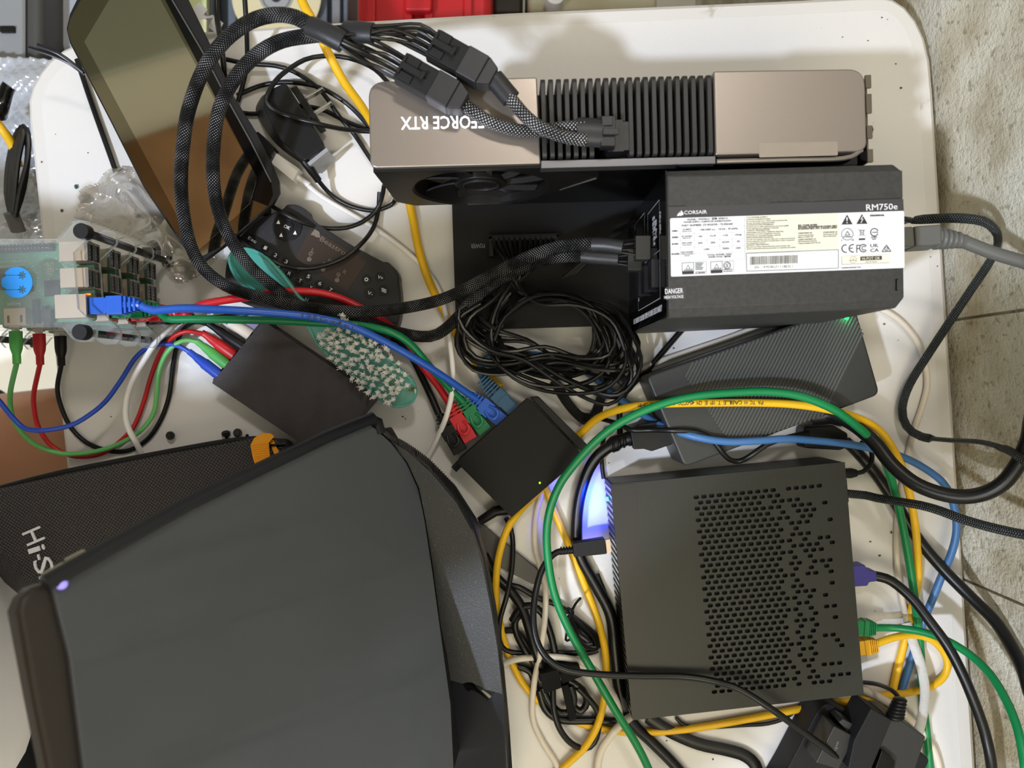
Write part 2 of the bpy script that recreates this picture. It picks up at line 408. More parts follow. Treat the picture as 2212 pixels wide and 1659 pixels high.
# ================= folding table
def folding_table():
    t = thing('folding_table', P(1080, 1500, 0)-Vector((0, 0, TZ)), 'large white plastic folding table with rounded corners, carrying all the electronics', 'table')
    bl = (205+ (3100-1659)*.098, 3100); br = (2110+(3100-1659)*.056, 3100)
    c = [(57, 215), bl, br, (2017, 150)]
    out = [(200, 82)]+[(166, 90), (132, 106), (104, 128), (82, 156), (66, 186), (58, 216)]+[(60, 260), (145, 1045), bl, br, (2110, 1659), (2018, 200), (2012, 130), (2000, 80), (1982, 42), (1958, 12), (1930, -6), (1900, -12), (1700, -1), (1100, 25), (700, 48)]
    o = poly(out, 0); cen = Vector((0, -.2))
    def inset(pl, d):
        r = []
        n = len(pl)
        for i in range(n):
            p = Vector(pl[i]); a = (p-Vector(pl[i-1])).normalized(); b = (Vector(pl[(i+1) % n])-p).normalized(); tt = (a+b).normalized(); nn = Vector((-tt.y, tt.x))
            if nn.dot(cen-p) < 0: nn = -nn
            r.append(tuple(p+nn*d))
        return r
    i1 = inset(o, .0035); i2 = inset(o, .0105); i3 = inset(o, .0125)
    m = MB(); m.prism(inset(o, .004), TZ-.042, TZ-.02, top=o); m.prism(o, TZ-.02, TZ-.0035, top=o); m.prism(o, TZ-.0035, TZ-.0004, top=i1)
    m.build('table_rim', M_rim, t)
    m = MB(); m.prism(i2, TZ-.002, TZ-.0002, top=i3)
    m.build('tabletop', M_table, t, smooth=False)
    m = MB()
    for yy in (.18, -.82):
        g = MB()
        for x in (-.28, .3): g.tube([(x, yy, .01), (x, yy, TZ-.045)], .0125, n=12)
        g.tube([(-.28, yy, .15), (.3, yy, .15)], .01, n=10); g.build('leg_frame', M_steel, t)
    return t
folding_table()

# ================= external GPU dock (low black tray under the card and the power supply)
def dock():
    z = .0165; q = [(974, 372), (1735, 348), (1712, 690), (985, 712)]; pl = poly(q, z)
    t = thing('graphics_dock', P(1340, 530, 0), 'flat black metal dock tray with POWER lettering under the upright graphics card', 'dock')
    m = MB(); m.prism(pl, TZ+.004, TZ+z); m.build('tray', M_blackm, t, bevel=.0006)
    m = MB()
    for a, b in ((1010, 400), (1010, 690), (1690, 380), (1690, 670)): p = P(a, b, 0); m.cyl((p.x, p.y, TZ+.0022), .008, .0044)
    m.build('rubber_foot', M_rubber, t)
    m = MB(); m.text('POWER', (1047, 526), (1017, 527), 9.5, z+.0002); m.build('lettering', M_inkl, t, smooth=False)
    # 24 pin socket
    M = frame((1057, 512, z), (1205, 508, z)); W = (P(1205, 508, z)-P(1057, 512, z)).length
    m = MB(); m.box((W/2, -.0015, .004), (W, .003, .008), M); m.box((.0015, -.009, .004), (.003, .016, .008), M); m.box((W-.0015, -.009, .004), (.003, .016, .008), M)
    for i in range(12): m.cyl((.005+i*.0043, -.003, .0085), .0022, .003, M, n=10)
    m.build('power_socket', M_chip, t)
    m = MB(); p = P(1165, 690, z); m.tube(spline(pp([(985, 640, z), (1000, 655, z), (990, 690, z), (1010, 706, z)])), .003, n=8); m.build('tray_lip', M_blackm, t)
dock()

# ================= graphics card
def graphics_card():
    zt = .154; A = (795, 176, zt); B = (1870, 148, zt); M = frame(A, B); s = S(zt)
    t = thing('graphics_card', P(1330, 300, .0165), 'long bronze-and-black graphics card standing upright with glowing lettering on its edge', 'graphics card')
    # local: x along the card, y up in the picture (0 at rear edge), z up (0 at card top)
    D = .0548   # thickness of the card
    L = (P(*B)-P(*A)).length
    def rect(x0, x1, y0, y1): return [(x0, y0), (x1, y0), (x1, y1), (x0, y1)]
    # left shell: C-shaped bronze wrap, top face + left side
    x1 = .1068
    m = MB(); pl = rounded([(0, -D), (x1+.001, -D), (x1, .0), (.0, .0)], [.005, 0, 0, .011], 8)
    m.prism(pl, -.0045, 0, M)
    m.box((.002, -D/2-.004, -.052), (.004, D-.014, .096), M); m.box((x1/2+.006, -.002, -.052), (x1-.012, .004, .096), M); m.box((x1/2+.003, -D/2, -.1000), (x1-.012, D-.006, .003), M); m.build('left_shell', M_champ, t, bevel=.0010, seg=3)
    m = MB(); m.box((x1/2+.002, -.020, -.055), (x1-.006, .026, .094), M); m.build('radiator', M_gloss, t)
    # fan frame on the left part of the face, tapering to a point
    f = [(.001, -.0050), (x1+.003, -.0050), (.148, -.031), (.104, -.097), (.016, -.099), (.004, -.086)]
    def face(pl, y0, y1):
        n = len(pl); vs = [(p[0], y0, p[1]) for p in pl]+[(p[0], y1, p[1]) for p in pl]
        return vs, [list(range(n)), list(range(n, 2*n))[::-1]]+[(i, n+i, n+(i+1) % n, (i+1) % n) for i in range(n)]
    m = MB(); cx, cz, R = .068, -.052, .0462
    # ring-shaped plate: outer outline matched to circle samples
    n = 48; outer = []
    def ray(a):
        d = Vector((cos(a), sin(a))); best = 9
        for i in range(len(f)):
            p = Vector(f[i]); q = Vector(f[(i+1) % len(f)]); e = q-p; den = d.x*e.y-d.y*e.x
            if abs(den) < 1e-9: continue
            w_ = p-Vector((cx, cz)); tt = (w_.x*e.y-w_.y*e.x)/den; u = (w_.x*d.y-w_.y*d.x)/den
            if tt > 0 and -.0001 <= u <= 1.0001: best = min(best, tt)
        return best
    angs = sorted([2*pi*i/n for i in range(n)]+[atan2(p[1]-cz, p[0]-cx) % (2*pi) for p in f])
    vs = []; k = len(angs)
    for a in angs:
        r = ray(a); d = (cos(a), sin(a))
        for rr, yy in ((r, -D+.003), (r, -D-.0012), (min(r-.0008, R+.002), -D-.0022), (min(R, r-.001), -D-.0008), (min(R, r-.001), -D+.012)): vs.append((cx+d[0]*rr, yy, cz+d[1]*rr))
    fs = []
    for i in range(k):
        j = (i+1) % k
        for q in range(4): fs.append((5*i+q, 5*i+q+1, 5*j+q+1, 5*j+q))
    m.add(vs, fs, M); m.build('fan_frame', M_dark, t, sharp=25)
    m = MB(); m.tube([M @ Vector((.124, -D-.001, -.061)), M @ Vector((.147, -D-.001, -.0325))], .0012, n=6); m.build('trim_edge', M_silver, t)
    # fan
    g = MB(); g.cyl((cx, -D+.006, cz), .0185, .010, M, n=32, r2=.017, axis='y'); hub = g.build('fan', M_dark, t, bevel=.001)
    g = MB(); g.ring((0, 0, 0), .012, .0128, .0012, M @ Matrix.Translation((cx, -D+.0005, cz)) @ Matrix.Rotation(pi/2, 4, 'X')); g.build('hub_ring', M_fin, hub)
    for i in range(9):
        a = 2*pi*i/9; g = MB(); vs = []; nr = 6
        for j in range(nr+1):
            r = .016+(R-.0165)*j/nr; tw = .35*j/nr
            for w0, dy in ((-.30, -.0035), (.30, .0045)):
                an = a+tw+w0*(1-.25*j/nr); vs.append((cx+r*cos(an), -D+.006+dy, cz+r*sin(an)))
        for j in range(nr+1):
            p0, p1 = vs[2*j], vs[2*j+1]
            vs.append((p0[0], p0[1]+.0012, p0[2])); 
        for j in range(nr+1): p1 = vs[2*j+1]; vs.append((p1[0], p1[1]+.0012, p1[2]))
        o1 = 2*(nr+1); o2 = o1+nr+1; fs = []
        for j in range(nr):
            fs += [(2*j, 2*j+1, 2*j+3, 2*j+2), (o1+j, o1+j+1, o2+j+1, o2+j), (2*j, 2*j+2, o1+j+1, o1+j), (2*j+1, o2+j, o2+j+1, 2*j+3)]
        g.add(vs, fs, M); g.build('blade', M_fin, hub)
    # heat sink core behind everything
    m = MB(); m.box(((x1+.212)/2+.004, -D/2-.001, -.070), (.212-x1+.11, D-.012, .116), M); m.build('core', M_gloss, t)
    # fins over the middle top
    nf = 22; pitch = (.2178-.1075)/nf
    for i in range(nf):
        x = .1090+i*pitch; y0 = -.0515 if not 7 <= i <= 10 else -.0300
        pl = rounded([(y0, -.0), (-.0005, -.0), (-.0005, -.028), (y0, -.028)], [.004, .004, 0, 0], 4); n = len(pl)
        vs = [(x, p[0], p[1]) for p in pl]+[(x+.0030, p[0], p[1]) for p in pl]
        g = MB(); g.add(vs, [list(range(n)), list(range(n, 2*n))[::-1]]+[(a, n+a, n+(a+1) % n, (a+1) % n) for a in range(n)], M); g.build('cooling_fin', M_fin, t, bevel=.0004)
    m = MB(); m.box((.1632, -D/2, -.029), (.113, D-.006, .010), M); m.build('fin_base', M_gloss, t)
    # grey spine bar along the face
    m = MB(); pl = [(.108, -.0575), (.2188, -.0575), (.2188, -.0525), (.108, -.0525)]
    m.prism(pl, -.010, -.0008, M); m.build('spine_bar', M_gun, t, bevel=.0005)
    # right shell
    m = MB(); pl = rounded([(.2185, -D+.0025), (.3145, -D+.0025), (.3145, 0), (.2185, 0.001)], [0, .007, .011, 0], 8)
    m.prism(pl, -.090, 0, M); m.build('right_shell', M_champ, t, bevel=.0012, seg=3)
    m = MB(); m.tube([M @ Vector(v) for v in spline([(.2195, -D-.001, -.002), (.26, -D-.001, -.002), (.300, -D-.001, -.002), (.312, -D+.004, -.002)], .003)], .0016, n=8); m.build('edge_trim', M_champ, t)
    m = MB(); m.box((.2665, -D-.0005, -.045), (.090, .006, .075), M); m.build('right_face', M_gloss, t)
    m = MB(); pl = rounded([(.246, -.0545), (.2958, -.0545), (.2958, -.0455), (.246, -.0455)], .001, 3); m.prism(pl, .0000, .00012, M); m.build('clear_sticker', mat('sticker_film', (176, 164, 152), .18, .6), t)
    # bracket
    m = MB(); m.box((.3172, -.031, -.052), (.0010, .054, .094), M)
    for y in (-.008, -.022, -.040, -.055): m.box((.3165, y, -.0012), (.0035, .008 if y != -.022 else .012, .002), M)
    m.build('bracket', mat('bracket_metal', (120, 112, 100), .35, .9), t)
    m = MB(); m.cyl((.3188, -.0375, -.006), .0030, .0025, M, axis='x'); m.box((.3202, -.0375, -.006), (.0006, .0008, .005), M, 1); m.box((.3202, -.0375, -.006), (.0006, .005, .0008), M, 1); m.build('bracket_screw', [M_dark, M_gloss], t)
    # 12 pin socket
    m = MB(); m.box((.1555, -.0385, -.006), (.010, .020, .013), M); m.box((.1635, -.0385, -.0065), (.006, .018, .012), M); m.build('power_port', M_chip, t)
    # slot edge going into the dock
    m = MB(); m.box((.215, -.028, -.128), (.090, .0016, .022), M); m.box((.215, -.028, -.1335), (.098, .009, .008), M, 1); m.build('slot_edge', [M_pcb, M_chip], t)
    m = MB(); m.text('GEFORCE RTX', (1069, 249), (866, 253), 27.5, zt+.0001); m.build('glowing_lettering', M_glow, t, smooth=False)
    return t
graphics_card()

# ================= power supply
def power_supply():
    z = .167; t = thing('power_supply', P(1650, 520, .0165), 'black desktop power supply standing on end with a white specification label', 'power supply')
    def q(x, y): return (1320+x/3.3515, 330+y/3.3515)
    out = [(1441, 366), (1936, 351), (1949, 372), (1953, 641), (1942, 664), (1444, 687)]
    tl, tr, br, bl = [Vector(XY(a, b, z)) for a, b in ((1443, 380), (1949, 366), (1952, 645), (1446, 666))]
    top = [Vector(XY(a, b, z)) for a, b in ((1441, 366), (1936, 351), (1949, 372), (1953, 641), (1942, 664), (1444, 687))]
    m = MB(); o2 = [tuple(v) for v in top]
    inn = poly([(1441, 381), (1945, 368), (1949, 372), (1953, 641), (1950, 646), (1444, 666)], z)
    m.prism(o2, TZ+.0168, TZ+z-.004); m.prism(o2, TZ+z-.004, TZ+z, top=inn); m.build('case', M_psu, t, bevel=.0006)
    # upper cover plate edge (the cover laps over the label plate)
    m = MB(); m.prism(poly([(1443, 383), (1948, 369), (1949, 428), (1850, 431), (1735, 437), (1733, 434), (1664, 437), (1662, 441), (1482, 447), (1478, 444), (1444, 446)], z), TZ+z, TZ+z+.0007); m.build('cover_panel', M_psu, t, bevel=.0003)
    lab = MB(); lab.prism(poly([(1444.5, 448), (1478, 446), (1950, 430), (1951.5, 456), (1446, 472)], z), TZ+z+.0001, TZ+z+.0006); lb = lab.build('label', [M_psul, M_label], t)
    lab = MB(); lab.prism(rounded(poly([(1447, 472), (1951.5, 456), (1952.5, 579), (1449, 598)], z), .001), TZ+z+.0002, TZ+z+.0008); lw = lab.build('label', M_label, t, smooth=False)
    zz = z+.0009
    m = MB(); m.prism(poly([q(978, 460), q(1647, 436), q(1648, 697), q(980, 722)], zz), TZ+zz-.0002, TZ+zz); m.build('label_panel', M_label2, lw, smooth=False)
    zz += .0001; ink = MB()
    def T(s, x0, y0, x1, y1, h): ink.text(s, q(x0, y0), q(x1, y1), h/3.3515, zz)
    def ln(x0, y0, x1, y1, w=1.2, mi=0, mb=None):
        a = P(*q(x0, y0), zz); b = P(*q(x1, y1), zz); d = (b-a).normalized(); n_ = Vector((-d.y, d.x, 0))*w/3.3515*S(zz)/2
        (mb or ink).add([tuple(a-n_), tuple(b-n_), tuple(b+n_), tuple(a+n_)], [(0, 1, 2, 3)], Matrix.Translation((0, 0, .00012)), mi)
    def circ(x, y, r, w=1.6, a0=0, a1=2*pi):
        p = P(*q(x, y), zz); k = S(zz)/3.3515; ink.ring((p.x, p.y, p.z+.00006), (r-w/2)*k, (r+w/2)*k, .0001, n=28, a0=a0, a1=a1)
    T('MODEL / MODELO / 型號: RPS0215', 553, 491, 845, 480, 13)
    T('POWER SUPPLY / FUENTE DE ALIMENTACIÓN', 527, 509, 866, 497, 11)
    T('PART NUMBER: CP-9020295 / 75-006460', 512, 534, 881, 521, 13)
    T('交流輸入', 440, 572, 486, 570, 9); T('直流輸出', 441, 618, 486, 616, 9); T('最大電流', 441, 666, 486, 664, 9); T('最大瓦特數', 438, 739, 493, 737, 9)
    T('AC INPUT', 519, 561, 580, 559, 10); T('Entrada de CA', 515, 573, 584, 571, 6)
    T('DC OUTPUT', 512, 611, 587, 609, 10); T('Salida de CC', 519, 622, 577, 620, 6)
    T('MAX LOAD', 513, 659, 586, 656, 10); T('Carga Máxima', 514, 671, 584, 669, 6)
    T('MAX POWER', 508, 726, 594, 723, 10); T('Voltaje combinado', 509, 737, 594, 734, 6); T('Máximo', 533, 749, 571, 747, 6)
    T('100-240V a.c. - 10-5A - 47-63Hz', 648, 564, 918, 554, 13)
    for s, x0, x1, y in (('+5V', 631, 662, 613), ('+3.3V', 715, 761, 608), ('+12V', 810, 848, 605), ('+5Vsb', 896, 945, 601), ('20A', 629, 662, 660), ('20A', 722, 755, 657), ('62.5A', 806, 855, 653), ('3A', 912, 933, 648), ('110W', 671, 714, 706), ('750W', 806, 856, 700), ('15W', 904, 940, 697)): T(s, x0, y, x1, y-1.5, 13)
    T('TOTAL POWER: 750W', 696, 747, 874, 740, 12); T('PODER TOTAL / 總功率', 706, 761, 866, 755, 10)
    T('I.T.E. POWER SUPPLY.', 980, 474, 1136, 469, 9)
    y = 486
    for s, wd in (('CAUTION-HAZARDOUS AREA.', 176), ('Do not remove this cover. Trained service personnel only.', 296), ('No user serviceable components inside.', 205), ('ATTENTION-ZONE DANGEREUSE.', 196), ('N’enlevez pas ce coffre. Seulement par personnel qualifié.', 308), ('Pas de réparation par l’utilisateur à l’intérieur.', 238), ('VORSICHT GEFAHRENZONE.', 170), ('Abdeckungen nicht öffnen. Gefährliche Spannung.', 268), ('Reparaturen nur durch ausgebildetes Personal.', 246), ('Es sind keine zu wartenden Bauteile vorhanden.', 252), ('PRECAUCIÓN-ÁREA PELIGROSA.', 196), ('No retire esta cubierta, todo esto debe estar a cargo de personal de', 352), ('servicio capacitado. El usuario no puede llevar a cabo la reparación', 348), ('los componentes internos.', 140), ('CUIDADO: ÁREA PERIGOSA.', 165), ('Não retire esta tampa. Apenas pessoal de serviço treinado. Não', 318), ('existem componentes internos que possam ser reparados pelo usuário.', 358)):
        T(s, 980, y+2, 980+wd, y+2-wd*.033, 7.2); y += 13.2
    T('警告: 內有高壓, 請勿開啟', 1354, 531, 1492, 526, 9); T('電源供應器之電源線需連接至電力接地電源, 遠離紅', 1354, 544, 1638, 534, 9); T('區內無使用者可維修之零件, 必須由專業人員更換', 1354, 557, 1634, 547, 9)
    T('CORSAIR MEMORY, INC.', 1354, 587, 1458, 583, 8); T('115 North McCarthy Blvd.', 1354, 602, 1466, 598, 7); T('Milpitas, CA 95035, USA', 1354, 615, 1463, 611, 7)
    T('CORSAIR MEMORY, BV', 1535, 580, 1638, 577, 8); T('Wormerweg 8, 1311 XB,', 1535, 594, 1638, 591, 7); T('Almere, Netherlands', 1535, 608, 1630, 605, 7)
    T('CORSAIR COMPONENTS, LTD.', 1354, 633, 1484, 628, 8); T('3205 Golden Road, Winnersh', 1354, 646, 1488, 641, 7); T('Triangle, Wokingham, RG41 5TS, UK', 1354, 660, 1516, 654, 7)
    for a in ((978, 727, 1645, 702), (1645, 702, 1645, 836), (1645, 836, 981, 858), (981, 858, 978, 727)): ln(*a, w=3)
    # certification marks
    for x0, y0, w_ in ((513, 798, 84), (720, 790, 84)):
        for a in ((x0, y0, x0+w_, y0-4), (x0+w_, y0-4, x0+w_, y0+78), (x0+w_, y0+78, x0+3, y0+82), (x0+3, y0+82, x0, y0)): ln(*a, w=3)
        ln(x0+2, y0+70, x0+w_, y0+67, w=20); T('TÜVRheinland', x0+12, y0+57, x0+w_-8, y0+54, 7)
        cx, cy = x0+44, y0+27
        for a in ((cx-16, cy+18, cx+16, cy+16), (cx+16, cy+16, cx, cy-12), (cx, cy-12, cx-16, cy+18)): ln(*a, w=3)
        T('®', cx+24, cy+22, cx+30, cy+22, 8)
    for k in range(5): ln(610, 800+k*11, 668-6*(k % 3), 799+k*11, w=5)
    ln(600, 792, 689, 788, w=1.5); ln(689, 788, 689, 872, w=1.5); ln(689, 872, 600, 879, w=1.5); ln(610, 862, 688, 858, w=2); T('ID 0000000', 612, 874, 680, 871, 8)
    circ(840, 816, 26, 3); circ(840, 816, 19, 2.5); T('S', 832, 827, 848, 826, 20); ln(804, 786, 887, 782, w=1.5); ln(887, 782, 887, 866, w=1.5); T('GEPRÜFTE', 812, 850, 880, 847, 7); T('SICHERHEIT', 812, 863, 880, 860, 7)
    # hazard triangles
    for cx, cy in ((1708, 520), (1816, 516)):
        p = [q(cx-40, cy), q(cx+40, cy-2), q(cx, cy-72)]; ink.prism(poly(p, zz), TZ+zz, TZ+zz+.0001)
    wh = MB()
    def Tw(s, x0, y0, x1, y1, h, dz=.00012): wh.text(s, q(x0, y0), q(x1, y1), h/3.3515, zz+dz)
    Tw('!', 1703, 510, 1713, 510, 44); 
    for a in ((1822, 458, 1808, 482, 5), (1808, 482, 1824, 480, 5), (1824, 480, 1808, 508, 5)): ln(*a, mb=wh)
    wh2 = [v for v in wh.v]
    circ(1710, 590, 42, 3)
    for a in ((1694, 598, 1728, 596), (1728, 596, 1710, 568), (1710, 568, 1694, 598)): ln(*a, w=4)
    T('TÜV Rheinland', 1680, 613, 1740, 611, 8); T('C', 1666, 638, 1674, 638, 10); T('US', 1742, 636, 1757, 636, 10)
    ln(1790, 552, 1842, 607, w=2); ln(1842, 552, 1790, 607, w=2); ln(1800, 562, 1832, 562, w=4); ln(1802, 562, 1806, 596, w=3); ln(1830, 562, 1826, 596, w=3); ln(1806, 596, 1826, 596, w=3); ln(1793, 627, 1839, 625, w=12)
    circ(1906, 576, 27, 6, .35, 5.93); ln(1890, 577, 1934, 575, w=5); T('R43076', 1884, 617, 1926, 615, 9); T('RoHS', 1892, 630, 1918, 628, 9)
    circ(1698, 694, 27, 7, 1.3, 5.0); circ(1750, 692, 27, 7, 1.3, 5.0); ln(1728, 692, 1750, 691, w=6)
    ln(1778, 668, 1778, 724, w=6); ln(1778, 670, 1803, 669, w=6); ln(1778, 694, 1798, 693, w=6); circ(1826, 691, 27, 6, .6, 5.7); circ(1830, 691, 14, 5, .6, 5.7)
    T('UK', 1878, 684, 1936, 682, 24); T('CA', 1878, 719, 1938, 716, 24)
    for a in ((1960, 716, 2026, 714), (2026, 714, 1993, 668), (1993, 668, 1960, 716)): ln(*a, w=5)
    circ(1993, 696, 13, 3); ln(1987, 696, 1992, 702, w=3); ln(1992, 702, 2002, 688, w=3)
    T('[性能品質検査合格]', 1876, 460, 1976, 457, 10); T('CORSAIR MEMORY, INC.', 1668, 838, 1812, 832, 8)
    ink.build('label_print', M_ink, lw, smooth=False)
    # light table lines
    g = MB()
    for y0 in (545, 590, 640, 688, 735, 786): ln(434, y0, 965, y0-17, w=1.2, mb=g)
    for x0, ya, yb in ((500, 548, 780), (602, 545, 778), (693, 585, 672), (784, 583, 720), (876, 578, 718), (966, 462, 760)): ln(x0, ya, x0+3, yb, w=1.2, mb=g)
    ln(966, 462, 970, 890, w=1, mb=g); g.build('label_lines', M_inkl, lw, smooth=False)
    # stickers with serial and test mark
    st = MB(); st.prism(rounded(poly([q(983, 733), q(1372, 718), q(1375, 838), q(986, 854)], zz), .0014), TZ+zz, TZ+zz+.0004); s1 = st.build('serial_sticker', mat('sticker_white', (238, 237, 232), .4), t, smooth=False)
    bc = MB(); random.seed(3); x = 1005; zb = zz; zz += .0004
    while x < 1350:
        wd = random.choice((2, 2, 3, 4, 5.5)); a = [q(x, 752-(x-1005)*.035), q(x+wd, 752-(x-1005)*.035), q(x+wd, 812-(x-1005)*.036), q(x, 812-(x-1005)*.036)]
        bc.prism(poly(a, zz), TZ+zz, TZ+zz+.0001); x += wd+random.choice((2, 2.5, 3, 4))
    bc.text('SN:   A9D8G51118E3L1', q(1037, 838), q(1314, 831), 19/3.3515, zz); bc.build('barcode', M_ink, s1, smooth=False)
    zz = zb
    st = MB(); st.prism(rounded(poly([q(1669, 751), q(2014, 737), q(2017, 795), q(1671, 808)], zz), .001), TZ+zz, TZ+zz+.0004); s2 = st.build('test_sticker', mat('sticker_cream', (238, 230, 210), .4), t, smooth=False)
    zz += .0004; ink = MB(); ink.prism(poly([q(1804, 752), q(1960, 746), q(1960, 775), q(1804, 781)], zz), TZ+zz, TZ+zz+.0001); circ(1753, 775, 24, 2); T('CTC', 1744, 773, 1762, 772, 8); T('PASSED', 1732, 784, 1774, 782, 7); T('MADE IN TAIWAN', 1842, 795, 1924, 791, 7)
    for a in ((1669, 752, 1671, 808), (1671, 808, 2014, 795)): ln(*a, w=2)
    ink.build('sticker_print', M_ink, s2, smooth=False)
    i2 = MB(); i2.text('Hi-POT OK', q(1817, 776), q(1948, 771), 19/3.3515, zz+.00013); i2.build('sticker_lettering', M_label2, s2, smooth=False)
    zz = z+.0006; wt = MB()
    wt.text('RM750e', q(1848, 418), q(2074, 409), 44/3.3515, zz+.0001); wt.text('CORSAIR', q(530, 446), q(694, 440), 26/3.3515, zz+.0001)
    for k, (x0, x1_, h) in enumerate(((480, 492, 22), (489, 503, 34), (500, 524, 42))):
        wt.prism(poly([q(x0-4+k*2, 459), q(x1_, 455-k*3), q(x1_-4, 440-k*4), q(x0+6, 459-h)], zz), TZ+zz, TZ+zz+.0002)
    wt.build('label_lettering', M_white, lb, smooth=False)
    wt = MB(); wt.add(wh2, wh.f); wt.build('label_symbols', M_label, lw, smooth=False)
    # danger sticker folded over the corner
    zz = z+.0001; st = MB(); st.prism(poly([q(392, 975), q(535, 968), q(538, 1058), q(398, 1066)], zz), TZ+zz, TZ+zz+.0002); ds = st.build('danger_sticker', M_psul, t, smooth=False)
    st = MB(); st.text('DANGER', q(392, 1022), q(521, 1015), 36/3.3515, zz+.0003); st.text('HIGH VOLTAGE', q(386, 1058), q(524, 1050), 22/3.3515, zz+.0003); st.build('danger_lettering', M_white, ds, smooth=False)
    m = MB(); m.tube([P(1936, 606, z+.0003), P(1936, 626, z+.0003)], .0004, n=6); m.tube([P(1934, 605, z+.0003), P(1939, 603, z+.0003)], .0004, n=6); m.tube([P(1934, 626, z+.0003), P(1939, 627, z+.0003)], .0004, n=6); m.build('case_slot', M_gloss, t)
    # connector face (glossy black) on the left end with printed frames
    a = P(1440.5, 366, z); b = P(1443.5, 687, z); d = (b-a).normalized(); nx = Vector((d.y, -d.x, 0)); nx = nx if nx.x < 0 else -nx
    Wd = (b-a).length; M = Matrix(((d.x, 0, nx.x, a.x), (d.y, 0, nx.y, a.y), (0, -1, 0, a.z), (0, 0, 0, 1)))  # x: along face downwards in view, y: depth down, z: out of the face
    m = MB(); m.box((Wd/2, .075, .0004), (Wd-.001, .149, .0008), M); m.build('connector_panel', M_gloss, t)
    g = MB()
    def fl(x0, y0, x1_, y1_, wd=.0003):
        dx, dy = x1_-x0, y1_-y0; l_ = hypot(dx, dy); nx_, ny_ = -dy/l_*wd, dx/l_*wd
        g.add([(x0-nx_, y0-ny_, .0010), (x1_-nx_, y1_-ny_, .0010), (x1_+nx_, y1_+ny_, .0010), (x0+nx_, y0+ny_, .0010)], [(0, 1, 2, 3)], M)
    for x0, y0, x1_, y1_ in ((.014, .020, .046, .062), (.046, .020, .077, .105), (.010, .075, .046, .118)):
        fl(x0, y0, x1_, y0); fl(x1_, y0, x1_, y1_); fl(x1_, y1_, x0, y1_); fl(x0, y1_, x0, y0)
    R90 = Matrix.Rotation(0, 4, 'Z')
    for s_, x0, y0, wd, h in (('PCIe/CPU', .022, .0195, .014, .0025), ('SERIES', .020, .044, .020, .007), ('RM', .024, .036, .012, .005), ('24-PIN', .058, .1045, .012, .0025), ('USE WITH CORSAIR TYPE 4 CABLE SETS ONLY', .082, .138, .112, .004)):
        Mt = M @ Matrix.Translation((x0, y0, .0010)) @ Matrix.Scale(-1, 4, (0, 1, 0))
        if s_.startswith('USE'): Mt = M @ Matrix.Translation((.0855, .128, .0010)) @ Matrix.Rotation(-pi/2, 4, 'Z') @ Matrix.Scale(-1, 4, (0, 1, 0))
        g.textM(s_, wd, h, Mt)
    g.build('panel_print', mat('print_grey', (175, 175, 178), .5), t, smooth=False)
    for k, (x, y) in enumerate(((.052, .033), (.052, .060), (.052, .085), (.020, .09), (.030, .104))):
        m = MB(); m.box((x+.008, y, .0030), (.018, .013, .0045), M)
        m.build('socket', M_chip, t)
    # rear end: mains inlet
    c = P(1953, 520, z); m = MB(); c.z = TZ+.12; m.box((c.x+.0004, c.y+.012, c.z), (.0012, .028, .022)); m.build('mains_inlet', M_chip, t)
power_supply()

# ================= power cables of the card
def eight_pin(t, a, b, w_, hh, female, z):
    """one half of an 8 pin plug between two pixels, lying flat"""
    M = frame((a[0], a[1], z), (b[0], b[1], z)); L = (P(b[0], b[1], z)-P(a[0], a[1], z)).length; W = w_*S(z+hh/2)
    m = MB()
    if female:
        m.box((L*.32, 0, 0), (L*.64, W, hh), M); pl = [(L*.64, -W/2), (L, -W*.30), (L, W*.30), (L*.64, W/2)]; m.prism(pl, -hh/2, hh/2, M)
        m.build('plug_socket', M_shrink, t, bevel=.0008)
    else:
        m.box((L/2, 0, 0), (L, W, hh), M); m.box((L*.28, W*.30, hh/2+.0006), (L*.40, W*.38, .0016), M); m.box((L*.28, -W*.30, hh/2+.0006), (L*.4, W*.30, .0016), M)
        m.build('plug', M_blackm, t, bevel=.0006)
        m = MB(); m.box((L*.40, 0, hh/2+.0024), (L*.66, W*.22, .0014), M); m.box((L*.08, 0, hh/2+.0014), (L*.08, W*.62, .003), M); m.box((L*.7, 0, hh/2+.0034), (L*.10, W*.30, .0012), M); m.build('latch', M_blackm, t, bevel=.0003)
    return M, L, W
